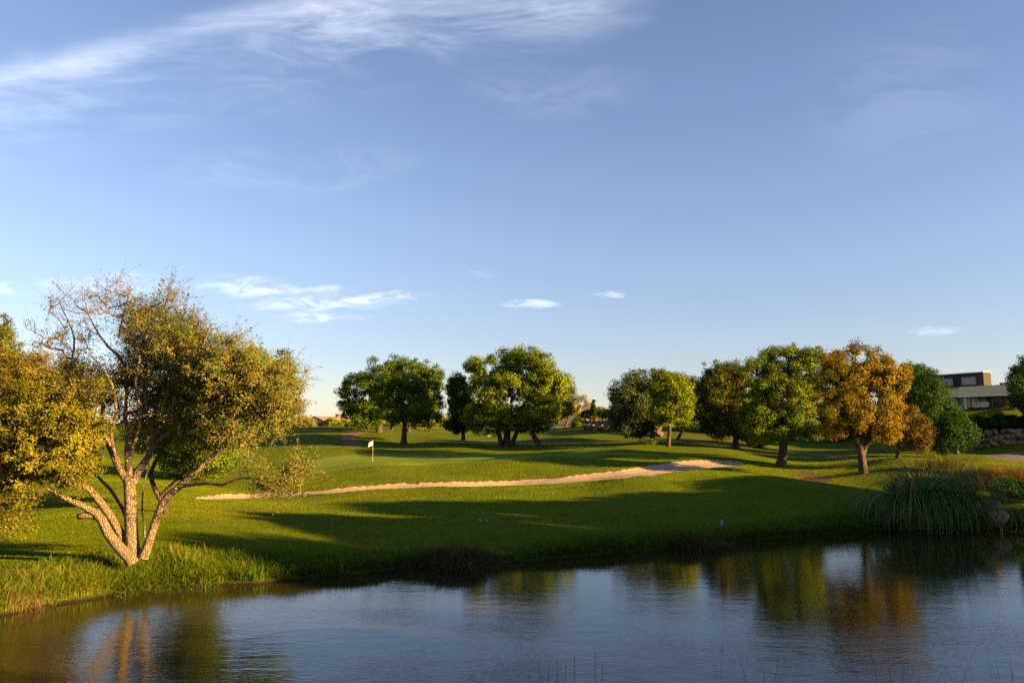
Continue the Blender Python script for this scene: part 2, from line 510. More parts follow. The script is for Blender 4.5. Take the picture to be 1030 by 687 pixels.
def green_material():
    m, nt, out = newmat("fine_turf"); g = NT(nt)
    geo = g.n("ShaderNodeNewGeometry").outputs["Position"]
    mp = g.n("ShaderNodeMapping"); g.put(mp.inputs[0], geo); mp.inputs["Rotation"].default_value = (0, 0, R(8))
    mp.inputs["Scale"].default_value = (.12, 1, 1)
    st = g.noise(mp.outputs[0], .9, 2); fine = g.noise(geo, 18, 4, .7)
    c = g.ramp(g.m('ADD', g.m('MULTIPLY', st, .6), g.m('MULTIPLY', fine, .4)), [(.35, (.085, .145, .005)), (.65, (.125, .170, .007))])
    p = g.n("ShaderNodeBsdfPrincipled"); g.put(p.inputs["Base Color"], c); p.inputs["Roughness"].default_value = .9
    p.inputs["Specular IOR Level"].default_value = .1
    g.put(p.inputs["Normal"], g.bump(fine, .6, .03))
    g.put(out.inputs[0], p.outputs[0])
    return m

tris, sand_t = carve(TRI, "sand")
tris, green_t = carve(tris, "green")
tris, track_t = carve(tris, "track")
tris, path_t = carve(tris, "path")
tris, dirt_t = carve(tris, "dirt")
tris, lane_t = carve(tris, "lane")
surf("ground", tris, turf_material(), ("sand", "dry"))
surf("bunker_sand", sand_t, earth_material("sand", (.28, .20, .135), (.37, .27, .185), 3.0, .3))
surf("putting_green", green_t, green_material())
surf("dirt_track", track_t, earth_material("track_earth", (.12, .075, .045), (.19, .125, .08), 1.0))
surf("cart_path", path_t, earth_material("path_earth", (.13, .075, .035), (.20, .12, .06), 1.2))
surf("bare_soil", dirt_t, earth_material("soil", (.09, .05, .022), (.15, .085, .04), 1.5))
surf("service_lane", lane_t, earth_material("lane_gravel", (.10, .085, .075), (.15, .13, .115), 2.0, .2))

# water
def water_material():
    m, nt, out = newmat("pond_water"); g = NT(nt)
    geo = g.n("ShaderNodeNewGeometry").outputs["Position"]
    mp = g.n("ShaderNodeMapping"); g.put(mp.inputs[0], geo); mp.inputs["Rotation"].default_value = (0, 0, R(-14))
    mp.inputs["Scale"].default_value = (.55, 1.15, 1)
    calm = g.ss(g.noise(geo, .11, 3), .35, .68)
    n1 = g.noise(mp.outputs[0], 8.0, 3, .55, .25); n2 = g.noise(mp.outputs[0], 1.5, 3, .5, .3)
    n3 = g.noise(geo, .45, 2)
    h = g.m('ADD', g.m('MULTIPLY', n1, g.m('ADD', g.m('MULTIPLY', calm, .8), .42)), g.m('ADD', g.m('MULTIPLY', n2, 1.2), g.m('MULTIPLY', n3, 1.0)))
    p = g.n("ShaderNodeBsdfPrincipled")
    ys = g.n("ShaderNodeSeparateXYZ"); g.put(ys.inputs[0], geo)
    breeze = g.m('ADD', .40, g.m('MULTIPLY', g.ss(g.m('ADD', ys.outputs[1], g.m('MULTIPLY', g.noise(geo, .2, 2), 8)), 31, 19), 1.1))
    h = g.m('MULTIPLY', h, breeze)
    p.inputs["Base Color"].default_value = (.027, .023, .007, 1)
    p.inputs["Roughness"].default_value = .04; p.inputs["IOR"].default_value = 1.38
    g.put(p.inputs["Normal"], g.bump(h, 1.0, .0075))
    g.put(out.inputs[0], p.outputs[0])
    return m
b = MB()
wx = np.linspace(-75, 60, 28); wy = np.linspace(4, 60, 12)
gx, gy = np.meshgrid(wx, wy)
i0 = (np.arange(11)[:, None] * 28 + np.arange(27)[None, :]).ravel()
b.add(np.stack([gx, gy, np.zeros_like(gx)], -1).reshape(-1, 3), np.stack([i0, i0 + 1, i0 + 29, i0 + 28], 1))
tag(b.build("pond_water", water_material(), attr=False), kind="structure")

# ------------------------------------------------------------------ grass
def cols(pal, n, spread=.18, rg=rng):
    w = np.array([p[1] for p in pal], float); w /= w.sum()
    k = rg.choice(len(pal), n, p=w)
    c = np.array([p[0] for p in pal])[k]
    return c * (1 + spread * rg.standard_normal((n, 1))).clip(.4, 1.8) * (1 + .08 * rg.standard_normal((n, 3))).clip(.6, 1.5)

def blades_tri(pos, h, w, lean, col):
    """one-triangle blades"""
    n = len(pos)
    a = rng.uniform(0, 2 * math.pi, n)
    side = np.stack([np.cos(a), np.sin(a), np.zeros(n)], 1) * (w / 2)[:, None]
    l = rng.uniform(0, 2 * math.pi, n)
    top = pos + np.stack([np.cos(l) * lean * h, np.sin(l) * lean * h, h], 1)
    v = np.stack([pos - side, pos + side, top], 1).reshape(-1, 3)
    t = np.arange(3 * n).reshape(-1, 3)
    return v, t, np.repeat(col, 3, 0)

GP = [((.115, .182, .0010), 4), ((.150, .205, .0012), 3), ((.205, .20, .002), 1.0), ((.078, .145, .001), 2)]
def near_any(x, y):
    r = np.clip(np.searchsorted(rows, y) - 1, 0, nr - 1)
    c = np.clip(np.searchsorted(cs, np.clip(x / halfw(rows[r]), -1, 1)) - 1, 0, nc - 1)
    m = np.full(x.shape, 9.0)
    for k in ("sand", "track", "path", "dirt", "lane"):
        m = np.minimum(m, SD[k][r, c])
    return m

def lawn():
    b = MB()
    n = 1300000
    d = np.exp(rng.uniform(math.log(23), math.log(95), n))
    u = rng.uniform(-.74, .74, n); x = u * d
    keep = (near_any(x, d) > .03) & (shore_t(x, d) > .5)
    x, d = x[keep], d[keep]; n = len(x)
    k = np.clip((d / 45) ** .8, .75, 2.2)
    patch = fbm(x * .35, d * .35, 60, 3)
    tall = sstep(fbm(x * .15, d * .15, 71, 3), .5, .7)
    h = rng.uniform(.022, .05, n) * k ** .3 * (1 - .7 * sstep(d, 55, 95)) * (1 + .5 * tall)
    w = rng.uniform(.010, .020, n) * k
    c = cols(GP, n, .1) * (.72 + .56 * patch)[:, None]
    c = c * (1 + .10 * np.sin((d - .42 * x + 6 * fbm(x * .12, d * .12, 61, 2)) * 2.6))[:, None]
    warm = sstep(fbm(x * .12 + 9, d * .12, 80, 3), .5, .7)[:, None]
    c = c * (1 + warm * np.array([.40, .08, .2]))
    rI = np.clip(np.searchsorted(rows, d) - 1, 0, nr - 1); cI = np.clip(np.searchsorted(cs, np.clip(x / halfw(rows[rI]), -1, 1)) - 1, 0, nc - 1)
    fine = SD['green'][rI, cI] < 0
    h = np.where(fine, h * .35, h); c = np.where(fine[:, None], c * np.array([1.25, 1.2, 1.3]), c)
    pos = np.stack([x, d, ground(x, d) - .004], 1)
    v, t, cc = blades_tri(pos, h, w, rng.uniform(.1, .6, n), c)
    b.add(v, None, t, cc)
    tag(b.build("lawn_grass", BLADE), kind="stuff")
lawn()

def ribbon(base, az, length, w, droop, segs=4, col=None, up0=1.35):
    """arching blades: base Nx3, az azimuth, droop = how far the tip bends down"""
    n = len(base)
    pts = [base]; ang = up0 + rng.normal(0, .12, n)
    dirh = np.stack([np.cos(az), np.sin(az), np.zeros(n)], 1)
    for k in range(segs):
        st = (length / segs)[:, None]
        pts.append(pts[-1] + st * (np.cos(ang)[:, None] * dirh + np.sin(ang)[:, None] * np.array([0, 0, 1.0])))
        ang = ang - droop / segs * (1 + .5 * k / segs)
    P = np.stack(pts, 1)
    side = np.stack([-np.sin(az), np.cos(az), np.zeros(n)], 1)
    tw = rng.normal(0, .5, n)
    side = side * np.cos(tw)[:, None] + dirh * np.sin(tw)[:, None]
    prof = np.array([.8, 1, .9, .65, .4, .3, .2])[:segs] if segs <= 7 else np.linspace(1, .2, segs)
    L = P[:, :segs] - side[:, None] * (w[:, None] * prof / 2)[..., None]
    Rr = P[:, :segs] + side[:, None] * (w[:, None] * prof / 2)[..., None]
    v = np.concatenate([L, Rr, P[:, segs:segs + 1]], 1)
    m = 2 * segs + 1
    o = (np.arange(n) * m)[:, None]
    q = np.concatenate([np.stack([o[:, 0] + i, o[:, 0] + segs + i, o[:, 0] + segs + i + 1, o[:, 0] + i + 1], 1) for i in range(segs - 1)])
    t = np.stack([o[:, 0] + segs - 1, o[:, 0] + 2 * segs - 1, o[:, 0] + 2 * segs], 1)
    return v.reshape(-1, 3), q, t, np.repeat(col, m, 0) if col is not None else None

def bank():
    b = MB()
    n = 170000
    u = rng.uniform(-.8, .78, n)
    s = np.interp(u, shore_u, shore_d)
    d = s + np.where(rng.random(n) < .45, rng.uniform(-.5, .8, n), np.abs(rng.normal(0, 1.0, n)) * 1.1 - .25)
    x = u * d
    t = shore_t(x, d)
    keep = (t > -.05)
    # patchy: long in some places, nearly bare in others
    p = fbm(x * .5, d * .5, 90, 3)
    keep &= rng.random(n) < (.45 + 1.2 * sstep(p, .3, .6))
    x, d, t, p = x[keep], d[keep], t[keep], p[keep]; n = len(x)
    left = sstep(-x, 8, 14)
    L = rng.uniform(.16, .5, n) * (1.15 - .6 * sstep(t, .8, 2.8)) * (.6 + .9 * p) * (1 + .25 * left)
    c = cols([((.055, .125, .006), 4), ((.09, .15, .008), 3), ((.14, .145, .015), 1), ((.17, .12, .04), .5)], n)
    yel = (left * sstep(fbm(x * .3, d * .3, 99), .4, .65))[:, None]
    c = c * (1 + yel * np.array([.9, .35, .6]))
    pos = np.stack([x, d, ground(x, d) - .01], 1)
    v, q, tt, cc = ribbon(pos, rng.uniform(0, 2 * math.pi, n), L, rng.uniform(.008, .02, n), rng.uniform(.4, 2.3, n), 3, c)
    b.add(v, q, tt, cc)
    tag(b.build("bank_grass", BLADE), kind="stuff")
bank()

def tussock(name, label, cat, px, d, spread, n, L, pal, droop=(1.2, 2.4), w=(.01, .02), group=None, up0=1.3, z=None, flat=1.0, segs=5):
    c0 = at(px, 437, d); gz = float(ground(c0[0], d)[0]) if z is None else z
    r = np.abs(rng.normal(0, .5, n)).clip(0, 1.2) * spread; a = rng.uniform(0, 2 * math.pi, n)
    x = c0[0] + r * np.cos(a) * flat; y = d + r * np.sin(a)
    gzz = ground(x, y) if z is None else np.full(n, z)
    pos = np.stack([x, y, gzz - .03], 1)
    az = a + rng.normal(0, .7, n)
    length = rng.uniform(L[0], L[1], n) * (1 - .25 * r / (spread + 1e-6))
    v, q, t, c = ribbon(pos, az, length, rng.uniform(w[0], w[1], n), rng.uniform(droop[0], droop[1], n), segs, cols(pal, n), up0)
    b = MB(); b.add(v, q, t, c)
    o = b.build(name, BLADE)
    return tag(o, label, cat, group)

# ------------------------------------------------------------------ trees
def catmull(P, step):
    P = np.asarray(P, float)
    Q = np.vstack([2 * P[0] - P[1], P, 2 * P[-1] - P[-2]])
    out = []
    for i in range(1, len(Q) - 2):
        n = max(1, int(np.linalg.norm(Q[i + 1][:3] - Q[i][:3]) / step))
        for k in range(n):
            t = k / n
            p0, p1, p2, p3 = Q[i - 1], Q[i], Q[i + 1], Q[i + 2]
            out.append(.5 * ((2 * p1) + (-p0 + p2) * t + (2 * p0 - 5 * p1 + 4 * p2 - p3) * t * t + (-p0 + 3 * p1 - 3 * p2 + p3) * t ** 3))
    out.append(P[-1])
    return np.array(out)

def leaves(b, pos, out_dir, size, col, wide=.5, rg=rng):
    n = len(pos)
    nrm = rg.standard_normal((n, 3)) * .5 + out_dir * .8 + np.array([0, 0, .25])
    nrm /= np.linalg.norm(nrm, axis=1)[:, None] + 1e-9
    a = rg.standard_normal((n, 3)); a -= nrm * (a * nrm).sum(1)[:, None]
    a /= np.linalg.norm(a, axis=1)[:, None] + 1e-9
    c = np.cross(nrm, a)
    s = size[:, None]
    mid = pos + a * s * .08 + nrm * s * .06
    v = np.stack([pos - a * s * .5, mid - c * s * wide * .5, pos + a * s * .5, mid + c * s * wide * .5], 1).reshape(-1, 3)
    q = np.arange(4 * n).reshape(-1, 4)
    b.add(v, q, None, np.repeat(col, 4, 0))

DENS = 1.5
class Skel:
    def __init__(s): s.p, s.par, s.len, s.ok, s.rad = [], [], [], [], []
    def add(s, p, par, ok=True, rad=0):
        s.p.append(np.asarray(p, float)); s.par.append(par)
        s.len.append(0 if par < 0 else s.len[par] + np.linalg.norm(p - s.p[par])); s.ok.append(ok); s.rad.append(rad)
        return len(s.p) - 1

def tree(name, label, cat, px, d, stems, lobes, n_clumps=160, per=70, leaf=.2, clump_r=.55, pal=None, bark=None, group=None, seed=1,
         tip=.012, twigs=0, sides=9, attach_z=.35, wide=.55, shell=.35, stem_parts=False, hue=.25, bf=.18, pal2=None, world=None, gz=None, lump=True, deep=True):
    rg = np.random.default_rng(seed)
    # places come as photo pixels at a distance, or (world=True) straight in metres as x and -z
    at_ = (lambda a, b, c: np.array([a, c, -b])) if world else at
    pxm = 1.0 if world else d / F_PX
    base0 = at_(px, 437, d)
    bz = float(ground(base0[0], d)[0]) if gz is None else gz
    root = empty(name, (base0[0], d, bz), label, cat, group)
    if n_clumps < 700 and lump: n_clumps, per, clump_r = int(n_clumps * 1.18), per * 1.2, clump_r * .93
    if n_clumps < 700 and not world: lobes = [(l[0], l[1], l[2] * 1.12, l[3] * 1.08, *l[4:]) for l in lobes]
    if deep and all(len(l) < 6 for l in lobes):
        # a crown is about as deep as it is wide: spread the lobes towards and away from the viewer
        xa, xb = min(l[0] - l[2] for l in lobes), max(l[0] + l[2] for l in lobes)
        hw = (xb - xa) / 2; new = []
        for l in lobes:
            fx = min(.95, abs(l[0] - (xa + xb) / 2) / hw)
            room = max(0, hw * .85 * math.sqrt(1 - fx * fx) - .6 * (l[2] + l[3]) / 2) * pxm
            w_ = l[4] if len(l) > 4 else 1
            a = rg.uniform(.35, 1) * room * rg.choice((-1, 1))
            new.append((l[0], l[1], l[2], l[3], w_, a))
            if room > .5: new.append((l[0] + rg.uniform(-3, 3), l[1] + rg.uniform(-1, 3), l[2] * .88, l[3] * .88, w_, -a * rg.uniform(.5, 1)))
        n_clumps = int(n_clumps * 1.3)
        lobes = new
    sk = Skel(); stem_geo = []
    for st in stems:
        P = []
        for k, (sx, sy, dd, r) in enumerate(st):
            w = at_(sx, sy, d + dd)
            P.append([*w, r])
        P = np.array(P)
        P = catmull(P, .3 if stem_parts else .45)
        wob = np.cumsum(rg.normal(0, .012, (len(P), 3)), 0) * min(1, P[0, 3] * 4)
        P[:, :3] += wob - wob[0]
        stem_geo.append(P)
        par = -1
        h = np.linspace(0, 1, len(P))
        for k, p in enumerate(P):
            par = sk.add(p[:3], par, h[k] >= attach_z, p[3])
    # clump centres inside the crown lobes
    wts = np.array([l[2] * l[3] * (l[4] if len(l) > 4 else 1) ** .4 for l in lobes], float); wts /= wts.sum()
    C, W, O, S = [], [], [], []
    for i in range(n_clumps):
        k = rg.choice(len(lobes), p=wts); l = lobes[k]
        dens = l[4] if len(l) > 4 else 1
        dd = l[5] if len(l) > 5 else 0.0
        rd = l[6] if len(l) > 6 else (l[2] + l[3]) / 2
        v = rg.standard_normal(3); v /= np.linalg.norm(v)
        r = rg.uniform(shell, 1) ** .5
        stray = deep and not world and rg.random() < .22
        if stray: r *= rg.uniform(1.02, 1.2)
        elif deep: r *= rg.uniform(.82, 1.05)
        c = at_(l[0] + v[0] * l[2] * r, l[1] - v[2] * l[3] * r, d + dd + v[1] * rd * pxm * r)
        C.append(c); W.append(dens * (.8 if stray else 1)); O.append(v); S.append(rg.uniform(.45, .8) if stray else rg.uniform(.65, 1.3))
    C = np.array(C); O = np.array(O)
    start = np.array(sk.p[-1])
    order = np.argsort(np.linalg.norm(C - np.mean([g[-1][:3] for g in stem_geo], 0), axis=1))
    kids = {}
    branches = []
    for ci in order:
        c = C[ci]
        P = np.array(sk.p); ok = np.array(sk.ok); ln = np.array(sk.len)
        dist = np.linalg.norm(P - c, axis=1)
        up = np.clip(P[:, 2] - c[2], 0, None)
        cost = dist + bf * ln + up * .5
        cost[~ok] = 1e9
        a = int(np.argmin(cost))
        n = max(2, int(dist[a] / .55))
        path = [a]; prev = a
        perp = rg.standard_normal(3) * dist[a] * .10
        for k in range(1, n + 1):
            t = k / n
            q = P[a] * (1 - t) + c * t + perp * math.sin(math.pi * t) + np.array([0, 0, -.07 * dist[a] * math.sin(math.pi * t)])
            if k < n: q = q + rg.normal(0, .04, 3) * min(1, dist[a])
            prev = sk.add(q, prev, True, 0); path.append(prev)
        branches.append(path)
    N = len(sk.p); cnt = np.zeros(N)
    for path in branches: cnt[path[-1]] += 1
    for k in range(N - 1, -1, -1):
        if sk.par[k] >= 0: cnt[sk.par[k]] += cnt[k]
    rad = np.array(sk.rad); fixed = rad > 0
    rad = np.where(fixed, rad, tip * np.maximum(cnt, 1) ** .5)
    bm_ = bark or BARK
    mains, k0 = {}, 0
    for P in stem_geo:                       # one mesh per stem, with the limbs and twigs that grow from it
        sb = mains[k0] = MB(); k0 += len(P); P = P.copy()
        if not stem_parts and P[0, 3] > .1: P[0, 3] *= 1.12
        sb.tube(P[:, :3], P[:, 3], 12 if stem_parts else sides)
    def stem_of(k):
        while sk.par[k] >= 0: k = sk.par[k]
        return k
    clump_bb = {}
    for path, ci in zip(branches, order):
        bb = clump_bb[ci] = mains[stem_of(path[0])]
        pp = np.array([sk.p[k] for k in path]); rr = rad[path].copy()
        rr[0] = min(rr[0], rr[1] * 1.25) if len(rr) > 1 else rr[0]
        bb.tube(pp, rr, 5 if rr.max() > .05 else 4)
    lb = MB()
    pal = pal or [((.05, .085, .012), 3), ((.08, .11, .015), 2)]
    allp, alls, allc, allo = [], [], [], []
    cen = C.mean(0)
    for ci in range(n_clumps):
        c = C[ci]; k = int(per * DENS * W[ci] * S[ci] ** 1.3) + 1
        cr = clump_r * S[ci]
        off = rg.standard_normal((k, 3)); off /= np.linalg.norm(off, axis=1)[:, None] + 1e-9
        off = off * (rg.random(k) ** .5)[:, None] * np.array([1.1, 1.1, .8]) * cr
        off += rg.standard_normal((k, 3)) * cr * .14
        p = c + off
        if twigs:
            for _ in range(twigs):
                e = c + rg.standard_normal(3) * cr * .9 + O[ci] * cr * .6 + np.array([0, 0, .1])
                mid = (c + e) / 2 + rg.normal(0, .05, 3)
                clump_bb[ci].tube(np.array([c, mid, e]), np.array([tip * .8, tip * .6, tip * .3]), 3, False)
                j = rg.integers(0, k, max(1, k // (twigs + 2)))
                t = rg.random((len(j), 1))
                p[j] = (c * (1 - t) + e * t) + rg.normal(0, .05, (len(j), 3))
        usep = pal2 if (pal2 and rg.random() < pal2[1]) else None
        cc = 1.22 * cols(usep[0] if usep else pal, k, .16, rg) * min(1.5, max(.55, 1 + hue * rg.standard_normal()))
        allp.append(p); alls.append(leaf * rg.uniform(.7, 1.4, k)); allc.append(cc)
        o = p - (c * .75 + cen * .25); o /= np.linalg.norm(o, axis=1)[:, None] + 1e-6
        allo.append(o)
    for bb in mains.values(): bb.build("stem" if stem_parts else "trunk", bm_, root, True, False)
    leaves(lb, np.vstack(allp), np.vstack(allo), np.concatenate(alls), np.vstack(allc), wide, rg)
    lb.build("crown", LEAF, root)
    return root

def stem(px, py, tx, ty, r0, r1, bend=0, dd=0):
    """simple trunk from a base pixel to a top pixel, foot sunk into the turf"""
    mx, my = (px + tx) / 2 + bend, (py + ty) / 2
    return [(px, py + 1.5, 0, r0 * 1.25), (px + (mx - px) * .2, py + (my - py) * .2, dd * .1, r0), (mx, my, dd * .5, (r0 + r1) / 2), (tx, ty, dd, r1)]

OAK = [((.032, .075, .004), 3), ((.062, .110, .004), 3), ((.105, .135, .005), 1.5), ((.12, .10, .008), .5)]
OAK_Y = [((.062, .115, .004), 2), ((.115, .160, .004), 3), ((.160, .180, .005), 2), ((.19, .12, .008), .6)]
DARK = [((.014, .042, .005), 3), ((.022, .058, .006), 3), ((.040, .070, .007), 1)]
GOLD = [((.18, .110, .005), 3), ((.22, .150, .006), 2), ((.12, .11, .006), 2.5), ((.19, .075, .008), 1.0), ((.06, .08, .006), 1.5)]
RUST = [((.095, .062, .008), 3), ((.13, .065, .009), 1.5), ((.060, .062, .008), 2.5)]
HERO = [((.148, .120, .014), 3), ((.115, .115, .014), 3), ((.195, .145, .030), 2), ((.075, .100, .012), 2)]
YELG = [((.115, .115, .006), 3), ((.160, .135, .008), 2), ((.060, .085, .006), 2), ((.15, .095, .010), 1.5)]

G_OAK = None
# left group on the rise behind the flag
tree("oak_tree", "dark rounded oak with a forked trunk, leftmost of the trees behind the flag", "tree", 381, 118,
     [stem(381, 434, 385, 405, .42, .22, 1)], [(365, 395, 24, 24), (352, 400, 13, 20), (385, 385, 24, 26), (400, 380, 16, 22), (372, 413, 24, 11), (375, 423, 20, 7), (356, 418, 12, 9)],
     210, 85, .25, .8, OAK, seed=51)
tree("oak_tree", "oak with a pale straight trunk and deep crown standing right behind the flag", "tree", 406, 105,
     [stem(406, 446, 408, 410, .40, .2, 0), [(407, 425, 0, .26), (402, 415, 0, .2), (396, 402, -.5, .14)], [(408, 424, 0, .26), (416, 412, 0, .2), (424, 400, .5, .14)]],
     [(410, 384, 28, 25), (430, 392, 18, 24), (402, 400, 28, 22), (425, 410, 20, 15), (438, 380, 10, 12), (430, 421, 16, 8), (406, 417, 30, 8)], 240, 85, .23, .75, OAK, seed=12)
tree("oak_tree", "slender young tree with a sunlit trunk beside the dirt track", "tree", 369, 128,
     [stem(369, 433, 368, 419, .2, .12, -.5)], [(371, 418, 12, 8), (362, 422, 8, 7)], 60, 50, .26, .7, OAK_Y, seed=13)
tree("oak_tree", "small tree with a leaning trunk just behind the pale trunked oak", "tree", 418, 122,
     [stem(411, 433, 416, 416, .26, .16, -1)], [(418, 412, 16, 10), (428, 405, 12, 14)], 70, 60, .26, .8, OAK, seed=14)
tree("oak_tree", "small loose tree with drooping foliage between the two big oaks", "tree", 464, 100,
     [stem(466, 441, 464, 410, .22, .12, 1)], [(462, 393, 12, 16), (465, 414, 16, 17), (457, 426, 11, 9), (474, 421, 11, 12)], 150, 75, .23, .65, DARK + OAK[:2], seed=15)
tree("oak_tree", "tallest broad oak with three trunks rising from one foot near the middle", "tree", 509, 95,
     [stem(504, 451, 500, 405, .30, .16, -1), stem(510, 448, 515, 400, .34, .16, 0), stem(515, 447, 527, 405, .28, .14, 2), [(504, 449.5, 0, .24), (507, 443, .5, .18), (509, 430, 1.0, .14)]],
     [(500, 375, 27, 23), (525, 370, 29, 20), (488, 395, 22, 21), (515, 400, 34, 24), (545, 385, 19, 20), (505, 420, 31, 12), (480, 418, 14, 13), (475, 367, 8, 9), (540, 361, 12, 11), (518, 358, 16, 8), (490, 429, 18, 8), (528, 427, 24, 8)],
     380, 85, .22, .75, OAK_Y, seed=16, pal2=(OAK, .4))
tree("oak_tree", "oak on a single trunk leaning left beside the three trunked oak", "tree", 543, 93,
     [stem(543, 450, 532, 418, .36, .2, -2)], [(555, 395, 18, 22), (550, 414, 22, 15), (565, 400, 11, 21), (535, 424, 17, 9)], 190, 80, .21, .7, OAK_Y, seed=17)
tree("pale_tree", "pale yellow open tree in front of the cream house", "tree", 570, 138,
     [stem(569, 428, 572, 414, .2, .1, 1)], [(570, 411, 13, 9), (583, 405, 9, 7), (560, 415, 8, 8)], 70, 36, .26, .7, [((.20, .17, .04), 2), ((.14, .14, .03), 2)], seed=18)
# middle right group
tree("olive_tree", "rounded grey green tree with a forked sunlit trunk, left edge of the centre right trees", "tree", 656, 92,
     [stem(656, 445, 657, 425, .34, .2, 0), [(656, 435, 0, .22), (651, 428, 0, .16), (644, 418, 0, .1)]],
     [(640, 394, 22, 20), (630, 405, 17, 22), (655, 385, 18, 13), (650, 410, 24, 20), (624, 418, 12, 13), (665, 398, 14, 16), (640, 429, 20, 9), (626, 428, 10, 8)], 260, 85, .22, .7, [((.055, .080, .020), 3), ((.090, .105, .024), 2), ((.035, .060, .016), 3)], seed=21)
tree("olive_tree", "dark slim trunked tree standing on the lawn in front of the sunlit fork", "tree", 673, 84,
     [stem(672.5, 453, 673, 420, .24, .15, .5)], [(675, 389, 17, 17), (682, 404, 15, 18), (670, 413, 14, 13), (684, 420, 8, 8)], 170, 80, .20, .62, OAK_Y, seed=22)
tree("olive_tree", "tree with a bright bare trunk slanting to the right before the dark hedge", "tree", 683, 98,
     [stem(682, 441, 694, 416, .2, .12, 1)], [(696, 400, 15, 20), (691, 418, 12, 9), (705, 412, 9, 14)], 120, 75, .23, .7, DARK, seed=23)
tree("autumn_tree", "dark green tree with brown tinges beside the brown path", "tree", 740, 90,
     [stem(740, 449, 741, 420, .36, .2, -.5)], [(720, 390, 20, 24), (735, 378, 17, 15), (745, 400, 28, 26), (714, 414, 16, 16), (745, 424, 20, 10), (741, 434, 10, 6), (725, 429, 18, 10), (752, 432, 14, 9)],
     290, 80, .21, .7, OAK + RUST[:1], seed=24, pal2=(RUST, .22))
tree("autumn_tree", "tall green tree with a thick dark trunk, leaning right, left of the golden tree", "tree", 786, 72,
     [stem(786, 467, 790, 420, .42, .25, 0), [(788, 440, 0, .26), (780, 425, -.5, .18), (772, 405, -1, .1)], [(789, 430, 0, .26), (800, 412, .5, .18), (808, 395, 1, .1)]],
     [(790, 364, 31, 18), (770, 376, 24, 21), (805, 380, 22, 27), (790, 400, 34, 27), (764, 410, 20, 20), (810, 410, 15, 20), (774, 430, 28, 10), (815, 361, 11, 13), (770, 438, 22, 8), (800, 430, 18, 10), (815, 430, 12, 10)],
     380, 85, .17, .58, OAK_Y, seed=25, pal2=(OAK, .45))
tree("golden_tree", "orange and gold autumn tree with a forked trunk on the right of the lawn", "tree", 869, 59,
     [stem(869, 477.5, 862, 440, .34, .2, 1), [(866, 461, 0, .22), (871, 447, .2, .18), (877, 430, .5, .11)], [(864, 448, 0, .2), (855, 432, -.4, .14), (848, 415, -.8, .08)]],
     [(862, 364, 28, 18), (845, 385, 26, 27), (885, 375, 23, 19), (870, 400, 38, 27), (900, 390, 14, 21), (840, 414, 20, 16), (880, 420, 26, 12), (905, 374, 9, 9), (835, 365, 8, 12), (845, 430, 18, 9), (890, 434, 18, 10), (868, 424, 25, 10)],
     400, 90, .145, .5, GOLD, seed=26, pal2=(YELG, .25))
tree("rust_tree", "low rusty leaved tree half behind the golden tree", "tree", 903, 67,
     [stem(903, 462, 903, 438, .2, .12, .5)], [(906, 420, 20, 13), (895, 434, 20, 11), (920, 430, 16, 13), (926, 444, 11, 9)], 150, 70, .165, .55, RUST, seed=27)
tree("evergreen_tree", "dense dark evergreen rising behind the golden tree", "tree", 930, 82,
     [stem(930, 455, 932, 430, .3, .2, 0)], [(924, 383, 21, 14), (913, 375, 13, 9), (940, 394, 12, 10), (932, 404, 20, 20), (941, 422, 17, 16), (954, 411, 8, 7), (950, 434, 12, 9), (926, 433, 18, 18), (918, 400, 12, 18)], 300, 90, .19, .75, DARK + OAK[:1], seed=28, shell=.35)
tree("evergreen_tree", "low dark evergreen drooping in front of the boulder wall", "tree", 964, 76,
     [stem(962, 455, 963, 435, .2, .12, 0)], [(958, 428, 15, 13), (972, 436, 9, 11), (952, 444, 14, 10), (962, 436, 16, 12)], 170, 85, .18, .7, DARK, seed=29, shell=.35)
tree("evergreen_tree", "dark leafy tree at the right edge beside the flat roofed house", "tree", 1040, 86,
     [stem(1040, 446, 1040, 405, .25, .15, 0)], [(1030, 384, 14, 20), (1046, 380, 24, 28), (1030, 404, 13, 11), (1048, 408, 20, 16)], 200, 75, .2, .65, DARK + OAK_Y[:1], seed=30, gz=7.0)

